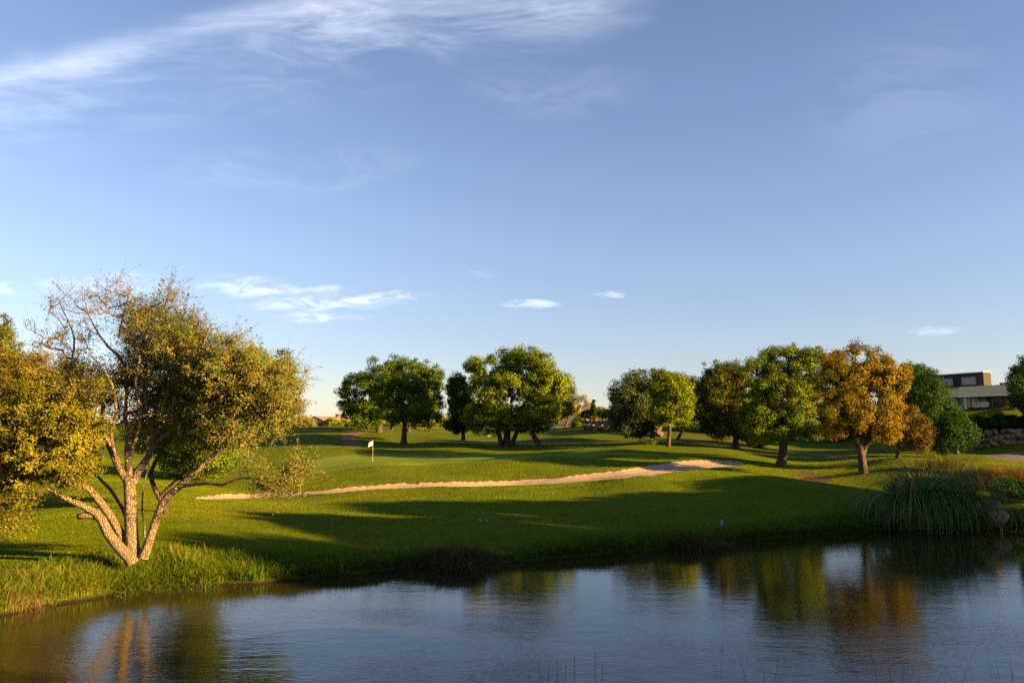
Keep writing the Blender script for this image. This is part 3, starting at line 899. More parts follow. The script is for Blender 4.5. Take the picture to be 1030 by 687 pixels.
# left foreground: the many-stemmed tree on the bank
hero_stems = [
    [(134, 567, -.3, .20), (131, 562, -.3, .185), (119, 549, -.35, .165), (109, 536, -.45, .15), (103, 523, -.55, .14), (97, 516, -.6, .125), (84, 509, -.7, .10), (66, 501, -.9, .085), (52, 494, -1.1, .07), (30, 478, -1.3, .05)],
    [(100, 519, -.55, .13), (94, 518, -.6, .12), (86, 518, -.65, .105), (79, 519.5, -.68, .095)],
    [(129, 557, 0, .15), (126, 547, 0, .135), (116, 526, -.1, .12), (103, 507, -.3, .115), (90, 492, -.5, .10), (78, 485, -.7, .08), (58, 468, -1.0, .05)],
    [(136, 562, 0, .24), (134, 553, 0, .215), (132, 531, 0, .195), (132, 505, .05, .185), (131, 487, .1, .17), (130, 476, .15, .14)],
    [(131, 490, .1, .12), (119, 468, 0, .12), (111, 450, -.1, .105), (104, 434, -.2, .095), (101, 426, -.2, .085), (104, 408, -.1, .07), (104, 397, 0, .065), (90, 387, .1, .06), (79, 384, .1, .05), (72, 370, .2, .042), (75, 340, .2, .03), (60, 305, .3, .015)],
    [(131, 484, .1, .13), (129, 468, .1, .10), (128, 452, .2, .09), (130, 437, .2, .075), (126, 420, .1, .065), (128, 395, .2, .055), (124, 366, .2, .048), (108, 349, .1, .04), (99, 337, .1, .032), (88, 316, .1, .02), (84, 296, .1, .012)],
    [(133, 486, .1, .14), (141, 471, .3, .12), (150, 458, .5, .105), (154, 442, .6, .09), (163, 423, .8, .075), (168, 405, .9, .06), (177, 380, 1.0, .048), (176, 350, 1.0, .036), (168, 326, 1, .025), (162, 296, 1, .012)],
    [(152, 448, .6, .07), (166, 438, .5, .06), (179, 429, .3, .052), (197, 411, .1, .045), (226, 388, -.1, .034), (250, 368, -.2, .02)],
    [(144, 561, -.1, .16), (147, 553, -.1, .145), (153, 536, -.15, .13), (163, 508, -.2, .12), (176, 493, -.2, .11), (197, 476, -.2, .095), (210, 463, -.2, .085), (229, 447, -.2, .07), (243, 437, -.2, .055), (262, 420, -.2, .042), (278, 400, -.2, .028)],
    [(183, 489, -.2, .06), (196, 487, -.4, .055), (208, 486, -.6, .05), (223, 488, -.8, .045), (242, 481, -1.0, .036), (268, 482, -1.1, .028), (292, 488, -1.2, .018), (305, 478, -1.2, .012)],
    [(130, 530, .3, .07), (124, 513, .4, .065), (111, 492, .5, .055), (99, 480, .5, .045), (80, 462, .4, .03)],
    [(147, 556, .2, .04), (145, 530, .2, .03), (143, 508, .25, .028), (144, 490, .3, .024), (150, 470, .4, .018)],
    [(154, 445, .5, .06), (150, 425, .2, .052), (146, 400, -.2, .045), (150, 370, -.4, .036), (144, 340, -.5, .026), (148, 312, -.5, .014)],
    [(165, 420, .6, .06), (180, 402, .2, .05), (196, 375, -.2, .04), (205, 345, -.4, .03), (214, 325, -.5, .015)],
    [(129, 460, .2, .07), (137, 440, -.1, .06), (141, 415, -.4, .05), (136, 385, -.6, .04), (140, 355, -.7, .03), (120, 325, -.7, .018)],
    [(119, 468, 0, .06), (112, 440, -.4, .05), (117, 415, -.6, .042), (112, 385, -.8, .034), (96, 362, -.8, .024), (80, 350, -.8, .014)],
    [(197, 411, .1, .035), (215, 405, -.4, .03), (240, 380, -.6, .024), (262, 372, -.6, .014)],
    [(119, 340, .1, .03), (124, 318, .1, .024), (134, 300, .1, .016), (128, 284, .1, .008)],
    [(104, 408, -.1, .04), (92, 402, -.6, .035), (70, 395, -1.0, .028), (45, 385, -1.2, .018)],
]
hero_lobes = [(165, 375, 48, 40, .8, .9, 55), (212, 372, 42, 45, .9, .3, 65), (255, 392, 36, 38, 1, -.2, 60), (282, 402, 22, 36, .75, -.2, 45), (240, 438, 34, 16, .6, -.3, 40),
              (120, 390, 34, 30, .6, .9, 50), (150, 335, 34, 30, .8, .2, 60), (185, 335, 28, 26, .9, .5, 55), (240, 350, 16, 20, .7, 0, 40), (168, 305, 16, 22, .4, .5, 40),
              (80, 390, 34, 26, .75, .2, 60), (70, 340, 34, 24, .26, .2, 60), (62, 305, 24, 16, .10, .2, 50), (100, 305, 24, 22, .14, .1, 50), (125, 300, 16, 18, .22, .1, 40),
              (40, 340, 18, 18, .12, .2, 40), (285, 488, 28, 11, .45, -1.1, 25), (300, 470, 14, 16, .35, -1.1, 20), (255, 470, 22, 10, .25, -1, 25), (190, 420, 34, 22, .6, .5, 50),
              (150, 430, 20, 20, .35, .8, 50), (298, 380, 12, 22, .35, 0, 30), (118, 425, 20, 15, .3, .8, 30), (148, 415, 30, 20, .35, 1.2, 30), (182, 432, 30, 17, .4, 1.0, 30), (215, 445, 22, 12, .4, .4, 30)]
hero_stems = [[(p[0], p[1], p[2], p[3] * (0.97 + .08 * min(1, p[3] / .12))) for p in st] for st in hero_stems]
tree("cork_oak", "big olive gold tree with many pale stems spreading from one foot on the bank", "tree", 135, 26.7,
     hero_stems, hero_lobes, 1160, 150, .064, .36, HERO, BARK_PALE, seed=41, tip=.0085, twigs=4, stem_parts=True, attach_z=.5, hue=.2, bf=.12, shell=.1, pal2=([((.065, .095, .016), 3), ((.10, .115, .02), 2)], .28))
tree("leafy_tree", "bright yellow green leafy tree reaching in from the left edge over the water's edge", "tree", -34, 26.2,
     [[(-34, 590, 0, .2), (-32, 560, 0, .17), (-20, 500, 0, .14), (-5, 450, 0, .1), (20, 410, 0, .06)], [(-30, 540, 0, .1), (-12, 510, -.3, .08), (20, 490, -.5, .05), (45, 478, -.6, .03)]],
     [(40, 428, 46, 36, 1, -.6, 55), (78, 442, 26, 34, 1, -.6, 45), (15, 455, 38, 36, 1, -.6, 55), (62, 470, 34, 18, .9, -.6, 45), (5, 420, 30, 40, 1, -.3, 50), (8, 490, 22, 22, .7, -.6, 40), (12, 522, 18, 22, .5, -.6, 35), (-30, 450, 40, 60, .8, 0, 60), (30, 395, 26, 14, .8, -.3, 40)],
     430, 150, .075, .36, YELG, BARK_PALE, seed=42, tip=.007, twigs=2, attach_z=.2, shell=.15)
tree("brown_tree", "brownish shaded tree behind the yellow green leaves at the left edge", "tree", -22, 38,
     [stem(-22, 525, 0, 440, .2, .12, 0)], [(15, 375, 34, 22), (45, 372, 30, 18, .8), (0, 400, 40, 40), (60, 395, 30, 30, .8), (15, 450, 40, 40), (60, 445, 36, 38), (-20, 470, 30, 30)], 420, 110, .10, .5, RUST + HERO[:2], seed=43)
tree("conifer_tree", "olive coloured conifer tip rising above the left edge", "tree", 4, 52,
     [stem(4, 500, 4, 322, .22, .05, 0)], [(4, 330, 7, 12), (2, 345, 13, 14), (12, 352, 14, 10, .8), (-4, 365, 22, 18), (8, 318, 4, 6, .6), (5, 400, 30, 34, .6)], 150, 90, .13, .45, [((.10, .11, .02), 2), ((.06, .085, .02), 2)], seed=44, attach_z=.3)
tree("oak_tree", "green leafy tree standing close behind the many stemmed tree, dark at its right side", "tree", 166, 38,
     [[(168, 518, 0, .12), (165, 510, 0, .12), (157, 494, 0, .12), (152, 474, 0, .10), (170, 445, .3, .08), (200, 415, .5, .06), (225, 395, .5, .04)], [(160, 500, 0, .09), (185, 475, -.3, .06), (215, 450, -.3, .04)]],
     [(255, 375, 22, 26), (278, 372, 16, 22), (287, 397, 13, 28), (262, 412, 28, 24), (240, 402, 24, 30), (205, 400, 32, 30), (172, 415, 28, 26), (205, 442, 32, 22, .9), (182, 458, 26, 16, 1), (225, 425, 22, 20), (205, 462, 24, 14, 1), (150, 440, 22, 20, .9)],
     400, 95, .105, .42, OAK_Y, seed=45, pal2=(OAK, .6), attach_z=.45)
tree("green_shrub", "bright green leafy shrub behind the foot of the many stemmed tree", "shrub", 205, 58,
     [stem(208, 488, 206, 465, .06, .03, 0)], [(205, 450, 32, 24), (185, 465, 22, 20), (225, 455, 20, 20), (205, 430, 24, 20)], 210, 90, .12, .5, [((.075, .12, .012), 3), ((.11, .14, .014), 2), ((.05, .09, .012), 2)], seed=46, attach_z=.3)

# trees on the embankment right of the picture, whose shade lies over the near lawn and the water
for i, (x, d, h, wd) in enumerate([(30, 0, 10, 4.2), (24, -4, 9.5, 3.8), (37, 3.5, 9.2, 3.8), (39, 8.5, 9.6, 3.4), (38, 14, 12.3, 4.0), (42, 18.5, 13.6, 4.6), (37, 22.5, 12.8, 4.2), (41, 27, 12.6, 4.2), (38, 31, 9.4, 3.2), (37, 35.5, 7.9, 3.0), (36, 40.5, 7.2, 2.6), (35, 27.5, 6.5, 3.0), (70, 77, 9.5, 4.5), (78, 80, 10, 4.5)]):  # far pair and the low infill tree are unseen, added for their shade
    bz = float(ground(x, d)[0])
    tree("bank_tree", "leafy tree on the bank to the right of the pond" if d < 50 else "unseen leafy tree added to shade the boulder wall and hedge", "tree", x, d,
         [[(x, .2 - bz, 0, .3), (x, -bz - h * .25, 0, .24), (x + .3, -bz - h * .55, 0, .12)]],
         [(x, -bz - h * .72, wd * .8, h * .24, 1, 0, wd * .8), (x - wd * .45, -bz - h * .5, wd * .6, h * .2, 1, .5, wd * .7), (x + wd * .45, -bz - h * .52, wd * .6, h * .2, 1, -.5, wd * .7), (x, -bz - h * .3, wd * .7, h * .15, 1, 0, wd * .7)],
         210, 80, .32, .85, OAK, seed=60 + i, group="trees on the bank right of the pond" if d < 50 else "unseen trees added to shade the boulder wall", world=True)

fl = MB()
for cx_, cd_, sp_, n_, pal_ in ((24.5, 59.5, 4.5, 700, GOLD), (24.5, 67, 3.5, 250, RUST), (-12.5, 27.6, 3.5, 350, HERO), (20, 89, 5, 250, RUST)):
    x = cx_ + rng.normal(0, sp_, n_); d = cd_ + rng.normal(0, sp_ * .7, n_)
    k = shore_t(x, d) > .6; x, d = x[k], d[k]
    up = np.tile([0, 0, 1.6], (len(x), 1))
    leaves(fl, np.stack([x, d, ground(x, d) + .03], 1), up, rng.uniform(.05, .10, len(x)), cols(pal_, len(x)), .6)
tag(fl.build("fallen_leaves", LEAF), kind="stuff")

# ------------------------------------------------------------------ hedges, cypresses, shrubs
def hedge(name, label, cat, lobes, d, n, leaf, pal, seed, group=None, per=60, cr=.45, gz=None):
    px = np.mean([l[0] for l in lobes])
    gzz = float(ground(at(px, 437, d)[0], d)[0]) if gz is None else gz
    yb = max(l[1] + l[3] for l in lobes)
    return tree(name, label, cat, px, d, [[(l[0], l[1] + l[3], 0, .05), (l[0], l[1] + l[3] * .4, 0, .04), (l[0], l[1], 0, .03)] for l in lobes[:1]], lobes, n, per, leaf, cr, pal, seed=seed, attach_z=.2, shell=.5, group=group, gz=gzz, deep=False)

hedge("hedge", "long dark hedge below the terrace of the flat roofed house", "hedge", [(985, 428, 22, 9), (1010, 427, 20, 9.5), (1035, 427, 18, 9.5), (1055, 427, 16, 9.5), (966, 431, 14, 9), (1000, 425, 20, 7)], 90, 220, .2, DARK, 81, gz=5.2)
hedge("hedge", "tall dark hedge along the far edge of the lawn behind the brown path", "hedge", [(700, 427, 18, 15), (725, 424, 20, 18), (755, 425, 20, 18), (785, 424, 22, 19), (815, 425, 20, 18), (845, 427, 18, 16), (872, 430, 16, 13)], 118, 420, .28, DARK, 82, per=55, cr=.8)
hedge("hedge", "clipped dark hedge in front of the cream house", "hedge", [(586, 419, 6, 4), (594, 418, 7, 5.5), (603, 417.5, 6, 5.5), (612, 417, 8, 6), (622, 418, 8, 6)], 142, 120, .26, DARK, 83, per=60, cr=.7)
hedge("round_bush", "golden rounded bush at the end of the stone wall", "bush", [(598, 425, 6, 5)], 130, 50, .2, YELG, 84, cr=.4)
hedge("round_bush", "low yellow green bush under the pale tree", "bush", [(582, 425.5, 6, 4.5), (590, 426, 4, 3)], 134, 50, .22, OAK_Y, 85, cr=.4)
hedge("round_bush", "green shrubs against the gable of the terracotta house on the left", "bush", [(333, 427, 9, 4.5), (344, 428, 8, 4), (322, 428.5, 6, 3)], 140, 80, .25, OAK_Y, 86, cr=.6)
hedge("round_bush", "pale rounded bush left of the terracotta house", "bush", [(306, 426, 10, 5.5)], 138, 60, .25, [((.16, .14, .04), 2), ((.11, .12, .03), 2)], 87, cr=.6)
hedge("low_shrub", "loose low shrub on the lawn left of the slim trunked tree", "shrub", [(650, 447, 9, 3), (657, 446, 6, 3)], 88, 40, .16, OAK, 88, cr=.4, per=40)
hedge("low_shrub", "loose low shrub on the far lawn between the brown path and the thick dark trunk", "shrub", [(760, 444, 9, 5)], 95, 40, .18, OAK_Y, 89, cr=.4, per=45)
hedge("waterside_shrub", "leafy green shrubs behind the boulders at the right edge", "shrub", [(1012, 492, 14, 9), (1028, 498, 12, 14), (1042, 498, 14, 16)], 47.5, 110, .11, DARK + OAK[:1], 90, cr=.35)
hedge("backdrop_shrub", "lit shrubs at the far edge of the lawn between the two big oaks", "shrub", [(400, 427, 10, 5), (420, 427, 12, 5), (440, 426, 12, 5)], 150, 90, .28, OAK_Y, 91, cr=.7)

def cypress(label, px, py0, py1, d, w, seed):
    lob = []
    for k in range(6):
        t = (k + .5) / 6
        lob.append((px, py1 + (py0 - py1) * t, max(.35, w * (.25 + .75 * min(1, t * 1.5))), (py0 - py1) / 9))
    gz = float(ground(at(px, 437, d)[0], d)[0])
    tree("cypress_tree", label, "tree", px, d, [[(px, py0 + 3, 0, .12), (px, (py0 + py1) / 2, 0, .08), (px, py1 + 2, 0, .03)]], lob, 90, 45, .2, .28, DARK, seed=seed, attach_z=.05, shell=.2, deep=False)
cypress("tall narrow dark cypress beside the cream house", 597, 420, 402, 141, 2.2, 101)
cypress("small thin cypress rising behind the cream house roof", 590.3, 418, 407, 175, 1.0, 102)

# ------------------------------------------------------------------ waterside plants
PAMP = [((.065, .15, .035), 4), ((.13, .21, .06), 3), ((.19, .17, .05), 1), ((.32, .24, .11), .6)]
pampas = empty("pampas_grass", (float(at(935, 437, 42.6)[0]), 42.6, .4), "huge fountain of drooping pampas grass at the water's edge", "ornamental grass")
def pampas_part(name, n, spread, L, w, droop, pal, up0, cx, d):
    c0 = at(cx, 437, d)
    r = np.sqrt(rng.random(n)) * spread; a = rng.uniform(0, 2 * math.pi, n)
    x = c0[0] + r * np.cos(a) * 1.25; y = d + r * np.sin(a) * .8
    pos = np.stack([x, y, np.maximum(ground(x, y), .05)], 1)
    v, q, t, c = ribbon(pos, a + rng.normal(0, .65, n), rng.uniform(L[0] * .6, L[1] * .98, n), rng.uniform(*w, n), rng.uniform(droop[0] * .85, droop[1] * 1.1, n), 7, cols(pal, n), up0)
    b = MB(); b.add(v, q, t, c)
    return b.build(name, BLADE, pampas)
pampas_part("leaf_blades", 1700, .8, (3.4, 6.6), (.04, .085), (1.9, 3.5), PAMP, 1.5, 922, 43.0)
pampas_part("leaf_blades", 1500, .7, (3.2, 6.2), (.04, .085), (1.9, 3.5), PAMP, 1.5, 950, 43.2)
pampas_part("dry_stalks", 260, 1.1, (3.8, 5.2), (.03, .05), (.1, .7), [((.24, .17, .09), 2), ((.15, .10, .05), 2)], 1.42, 938, 43.6)

TUSS = [((.10, .072, .026), 4), ((.055, .070, .018), 3), ((.20, .14, .06), 1)]
tussock("grass_tussock", "brown shaggy grass mound hanging over the water below the lawn, left of centre", "grass tussock", 462, 30.7, 1.15, 3600, (.9, 1.6), TUSS, (1.6, 2.9), (.009, .02), flat=1.35)
tussock("grass_tussock", "dark shaggy grass mound at the water's edge beside the pale marker post", "grass tussock", 708, 35.5, 1.15, 3600, (1.0, 1.8), TUSS, (1.5, 2.8), (.01, .022), flat=1.4)
tussock("grass_tussock", "yellow tall grass tuft on the bank at the lower left edge", "grass tussock", 18, 24.3, .9, 2200, (.5, 1.0), [((.17, .14, .03), 3), ((.10, .12, .016), 3), ((.24, .17, .07), 1)], (.9, 2.4), (.008, .016), flat=1.4)
tussock("grass_tussock", "straw coloured drooping grass at the corner of the left bank", "grass tussock", 22, 23.6, .6, 900, (.6, 1.2), [((.26, .17, .07), 3), ((.17, .12, .04), 2)], (1.8, 3.0), (.008, .015), flat=1.6)
tussock("grass_tussock", "leafy green weeds round the foot of the many stemmed tree", "grass tussock", 150, 26.6, 1.4, 2400, (.3, .75), [((.075, .11, .014), 3), ((.12, .13, .02), 2), ((.05, .085, .012), 2)], (1.2, 2.6), (.014, .034), flat=1.8)
tussock("tawny_grass", "tawny red spiky tall grass behind the pampas, right edge", "ornamental grass", 1012, 52, 1.6, 3000, (1.2, 2.3), [((.19, .09, .03), 3), ((.12, .09, .02), 3), ((.26, .14, .05), 1)], (.6, 1.8), (.016, .034), flat=1.5)
tussock("tawny_grass", "brown green spiky grass between the pampas and the tawny clump", "ornamental grass", 982, 53, 1.3, 2200, (1.0, 2.0), [((.12, .08, .025), 3), ((.07, .08, .018), 3)], (.6, 1.8), (.016, .034), flat=1.5)
tussock("tawny_grass", "yellow lit grass sprays showing above the pampas top", "ornamental grass", 948, 58, 1.5, 1300, (.9, 2.0), [((.18, .16, .02), 3), ((.10, .12, .016), 3)], (.5, 1.6), (.02, .045), flat=1.6)

# reeds standing at the near bank
def cattail(px, tip_py, d, lean, head, label, group=None):
    top = at(px, tip_py, d)
    base = np.array([top[0] - lean * .5, top[1], -.35])
    o = empty("cattail_reed", (base[0], base[1], base[2]), label, "reed", group)
    t = np.linspace(0, 1, 12)[:, None]
    P = base * (1 - t) + top * t + np.array([1, 0, 0]) * (t * (t - 1)) * lean * .5
    s = MB(); s.tube(P, np.linspace(.006, .0025, 12), 6); s.build("stalk", REED_M, o, True, False)
    if head:
        k = P[8] + (P[9] - P[8]) * .3; e = P[9] + (P[10] - P[9]) * .6
        tt = np.linspace(0, 1, 8)[:, None]
        hb = MB(); hb.tube(k * (1 - tt) + e * tt, np.array([.004, .010, .0125, .013, .013, .0125, .010, .004]), 10); hb.build("seed_head", CAT_M, o, True, False)
    n = 3
    a = rng.uniform(0, 6.28, n)
    v, q, tr, c = ribbon(np.repeat(base[None], n, 0), a, rng.uniform(.5, .8, n) * np.linalg.norm(top - base), rng.uniform(.008, .013, n), rng.uniform(.15, .5, n), 6, cols([((.05, .07, .015), 1), ((.11, .09, .03), 1)], n), 1.45)
    lb = MB(); lb.add(v, q, tr, c); lb.build("leaf", BLADE, o)
    return o
REED_M = solid("reed_stalk", (.035, .032, .012), .7, .3, 8)
CAT_M = solid("cattail_brown", (.045, .022, .010), .9, .3, 40, .4)
cattail(599, 655, 9.6, .10, True, "tallest cattail with a brown seed head, left of the shorter one in the foreground")
cattail(606, 668, 9.4, .05, True, "shorter brown headed cattail next to the tallest one")
for k, (px, py, ln) in enumerate([(543, 665, -.04), (552, 670, .05), (560, 662, -.08), (569, 668, .05), (578, 660, .06)]):
    cattail(px, py, 9.8 + .15 * (k % 3), ln, False, "bare thin reed stem in the row left of the cattails", "bare reed stems in the foreground")
tussock("reed_tuft", "green reed leaves rising from the bottom edge right of the cattails", "reed", 768, 9.9, .25, 30, (2.5, 3.1), [((.05, .10, .014), 2), ((.08, .11, .016), 2)], (.2, .9), (.012, .02), up0=1.45, z=-.1, segs=6)
tussock("reed_tuft", "sparse thin reed leaves left of the green reed leaves at the bottom edge", "reed", 725, 9.9, .35, 12, (2.5, 3.05), [((.06, .06, .02), 2), ((.09, .075, .03), 1)], (.2, .8), (.008, .013), up0=1.45, z=-.1, segs=6)
tussock("reed_tuft", "arching green reed leaves near the lower right corner", "reed", 884, 9.8, .35, 44, (2.6, 3.5), [((.05, .10, .014), 2), ((.08, .11, .016), 2)], (.3, 1.0), (.010, .018), up0=1.4, z=-.1, segs=6)
tussock("reed_tuft", "dense dark bank grass filling the lower right corner", "reed", 1005, 9.4, .6, 520, (2.1, 2.95), [((.03, .05, .012), 3), ((.06, .06, .02), 1)], (.2, 1.0), (.007, .014), up0=1.35, z=-.1, segs=6, flat=1.3)

# ------------------------------------------------------------------ boulders and stone walls
def rock_mesh(size, seed, sub=3):
    bm = bmesh.new(); bmesh.ops.create_icosphere(bm, subdivisions=sub, radius=1)
    o = Vector((seed * 7.3, seed * 3.1, seed * 1.7)); rr = random.Random(seed)
    planes = [(Vector((rr.gauss(0, 1), rr.gauss(0, 1), rr.gauss(0, 1))).normalized(), rr.uniform(.5, .85)) for _ in range(16)]
    for v in bm.verts:
        n = mnoise.noise(v.co * .9 + o) * .35 + mnoise.noise(v.co * 2.4 + o) * .16 + mnoise.noise(v.co * 5 + o) * .06
        p = v.co * (1 + n)
        for pn, pd in planes:
            e = p.dot(pn) - pd
            if e > 0: p -= pn * e
        v.co = Vector((p.x * size[0], p.y * size[1], p.z * size[2]))
    bm.verts.ensure_lookup_table()
    V_ = np.array([tuple(v.co) for v in bm.verts]); T_ = np.array([[v.index for v in f.verts] for f in bm.faces])
    bm.free()
    return V_, T_
ROCK = solid("rock", (.28, .23, .19), .9, .45, 2.2, .9, 0, 9.0, .15)
ROCK_W = solid("wall_rock", (.16, .115, .075), .9, .5, .8, .9, 0, 5.0, .1)
for px, py, d, s, lab, sd_ in ((1003, 519, 42.6, (.72, .6, .46), "lower pale boulder at the water's edge right of the pampas grass", 3), (998, 509, 44.0, (.75, .6, .50), "upper grey boulder leaning behind the pale one, right of the pampas grass", 5)):
    c = at(px, py, d); gz = float(ground(c[0], d)[0])
    v, t = rock_mesh(s, sd_)
    b = MB(); b.add(v + c, None, t); o = b.build("boulder", ROCK, smooth=False, attr=False)
    tag(o, lab, "boulder")

def stone_wall(name, label, pts, h, size, seed):
    rs = random.Random(seed); b = MB()
    P = np.array([at(px, 437, d)[:2] for px, d in pts])
    L = np.concatenate([[0], np.cumsum(np.linalg.norm(np.diff(P, axis=0), axis=1))])
    rows_ = max(2, int(h / (size * .62)))
    for r in range(rows_):
        s = -size * rs.random()
        while s < L[-1]:
            w = size * rs.uniform(.55, 1.4)
            x = np.interp(s + w / 2, L, P[:, 0]); y = np.interp(s + w / 2, L, P[:, 1])
            z = float(ground(x, y)[0])
            hh = h / rows_ * rs.uniform(.75, 1.2)
            v, t = rock_mesh((w * .66, size * .6, hh * .74), rs.randint(1, 900), 3)
            b.add(v + np.array([x + rs.uniform(-.05, .05), y + r * .28 + rs.uniform(-.1, .1), z + (r + .45) * h / rows_]), None, t)
            s += w * .98
    return tag(b.build(name, ROCK_W, smooth=False, attr=False), label, "wall")
stone_wall("boulder_wall", "boulder retaining wall under the long hedge below the flat roofed house", [(945, 87.5), (975, 85.5), (1010, 85), (1045, 85), (1090, 85)], 1.75, .78, 4)
stone_wall("boulder_wall", "dark boulder retaining wall curving behind the sunlit fork tree, middle distance", [(590, 128), (612, 122), (640, 113), (664, 106)], 1.7, .95, 6)

# ------------------------------------------------------------------ flagstick and small course things
WHITE = solid("white_cloth", (.82, .82, .80), .8, .04, 3)
YEL = solid("yellow_paint", (.62, .45, .03), .5, .1, 3)
fx, fd = hit(374.8, 463.8)
fz = float(ground(fx, fd)[0])
flag = empty("flagstick", (fx, fd, fz), "yellow flagstick with a white flag on the putting green", "golf flag")
b = MB(); b.tube(np.array([[fx, fd, fz - .1], [fx, fd, fz + 1.0], [fx, fd, fz + 2.02]]), [.013, .012, .011], 10); b.build("pole", YEL, flag, True, False)
b = MB(); nu, nv = 14, 10
uu, vv = np.meshgrid(np.linspace(0, 1, nu), np.linspace(0, 1, nv))
zz = fz + 2.0 - .02 - vv * (.42 - .06 * uu) - uu * .28 - .03 * np.sin(uu * 6)
xx = fx - .014 - uu * .40; yy = fd - .16 * uu + .06 * np.sin(uu * 7 + vv * 2) * uu
g0 = np.stack([xx, yy, zz], -1).reshape(-1, 3)
iq = (np.arange(nv - 1)[:, None] * nu + np.arange(nu - 1)[None, :]).ravel()
qq = np.stack([iq, iq + 1, iq + nu + 1, iq + nu], 1)
b.add(g0, qq); b.add(g0 + np.array([0, .006, 0]), qq[:, ::-1]); b.build("flag", WHITE, flag, True, False)
b = MB(); th = np.linspace(0, 2 * math.pi, 17)
b.tube(np.stack([fx + .054 * np.cos(th), fd + .054 * np.sin(th), np.full(17, fz + .004)], 1), .006, 6, False); b.build("cup_rim", WHITE, flag, True, False)

RED = solid("red_paint", (.30, .025, .02), .6, .2, 6)
GREYP = solid("pale_paint", (.24, .25, .29), .6, .15, 8)
DKP = solid("dark_paint", (.03, .03, .045), .6, .2, 8)
def stake(name, px, py, d, h, w, label, mats, fork=False):
    c = at(px, py, d); gz = float(ground(c[0], d)[0])
    o = empty(name, (c[0], d, gz), label, "stake")
    b = MB(); b.box((c[0] - w / 2, d - w / 2, gz - .05), (c[0] + w / 2, d + w / 2, gz + h * .82)); b.build("post", mats[0], o, attr=False)
    b = MB()
    b.add(np.array([[c[0] - w / 2, d - w / 2, gz + h * .82 + .002], [c[0] + w / 2, d - w / 2, gz + h * .82 + .002], [c[0] + w / 2, d + w / 2, gz + h * .82 + .002], [c[0] - w / 2, d + w / 2, gz + h * .82 + .002],
                    [c[0] - w / 5, d - w / 5, gz + h], [c[0] + w / 5, d - w / 5, gz + h], [c[0] + w / 5, d + w / 5, gz + h], [c[0] - w / 5, d + w / 5, gz + h]]),
          [[0, 1, 5, 4], [1, 2, 6, 5], [2, 3, 7, 6], [3, 0, 4, 7], [4, 5, 6, 7]])
    if fork:
        for s in (-1, 1):
            b.tube(np.array([[c[0], d, gz + h * .8], [c[0] + s * .05, d, gz + h * .95], [c[0] + s * .11, d, gz + h * 1.06]]), [.025, .022, .015], 6)
    b.build("cap", mats[1], o, attr=False)
stake("hazard_stake", 772, 524, 40.6, .40, .075, "short red stake on the shaded lawn near the far bank", (RED, RED))
stake("marker_post", 726, 526, 39.6, .34, .11, "short pale post with a dark forked top above the dark grass mound", (GREYP, DKP), True)
stake("hazard_stake", 547, 548, 34.5, .22, .05, "tiny red stake tip in the grass of the far bank, left of centre", (RED, RED))
STONE = solid("pale_stone", (.34, .31, .27), .8, .2, 8, .4)
for k, (px, py, lab) in enumerate([(483.5, 523.5, "left of two small pale stones lying on the shaded lawn"), (488.5, 524, "right of two small pale stones lying on the shaded lawn"), (549, 558, "small pale stone in the grass at the water's edge, left of centre")]):
    x, d = hit(px, py + 1); gz = float(ground(x, d)[0])
    v, t = rock_mesh((.10, .09, .07), 20 + k, 2)
    b = MB(); b.add(v + np.array([x, d, gz + .06]), None, t); tag(b.build("pale_stone", STONE, smooth=True, attr=False), lab, "stone")

# bench, bin and tee board under the oaks
WOODD = solid("dark_wood", (.06, .04, .025), .7, .3, 8)
def local_box(b, o, lo, hi, ang):
    M = Matrix.Translation(o) @ Matrix.Rotation(ang, 4, 'Z'); b.box(np.array(lo, float), np.array(hi, float), M)
bx, bd = float(at(389, 437, 126)[0]), 126.0
bz = float(ground(bx, bd)[0]); o_ = Vector((bx, bd, bz))
bench = empty("park_bench", o_, "dark bench under the oaks behind the flag", "bench")
b = MB(); [local_box(b, o_, (-.9, -.28 + k * .16, .43), (.9, -.14 + k * .16, .47), .1) for k in range(3)]; b.build("seat", WOODD, bench, attr=False)
b = MB(); [local_box(b, o_, (-.9, .24, .55 + k * .15), (.9, .28, .66 + k * .15), .1) for k in range(2)]; b.build("backrest", WOODD, bench, attr=False)
for s in (-.75, .75):
    b = MB(); local_box(b, o_, (s - .04, -.24, -.05), (s + .04, -.16, .428), .1); local_box(b, o_, (s - .04, .16, -.05), (s + .04, .236, .82), .1); b.build("leg", WOODD, bench, attr=False)
gx_, gd_ = float(at(394, 437, 125)[0]), 125.0; gz_ = float(ground(gx_, gd_)[0])
bin_ = empty("litter_bin", (gx_, gd_, gz_), "dark litter bin beside the bench under the oaks", "bin")
b = MB(); b.tube(np.array([[gx_, gd_, gz_ - .02], [gx_, gd_, gz_ + .5], [gx_, gd_, gz_ + 1.0]]), [.26, .28, .30], 14); b.build("bin_body", DKP, bin_, True, False)
b = MB(); b.tube(np.array([[gx_, gd_, gz_ + 1.06], [gx_, gd_, gz_ + 1.10], [gx_, gd_, gz_ + 1.2]]), [.32, .30, .12], 14); b.build("bin_lid", GREYP, bin_, True, False)
tx, td = float(at(492.3, 437, 117)[0]), 117.0; tz = float(ground(tx, td)[0])
tb = empty("tee_board", (tx, td, tz), "small grey board on a post left of the three trunked oak", "sign board")
b = MB(); b.box((tx - .05, td - .05, tz - .05), (tx + .05, td + .05, tz + .3)); b.build("post", WOODD, tb, attr=False)
b = MB(); b.box((tx - .32, td - .06, tz + .302), (tx + .32, td + .03, tz + .72)); b.build("board", GREYP, tb, attr=False)

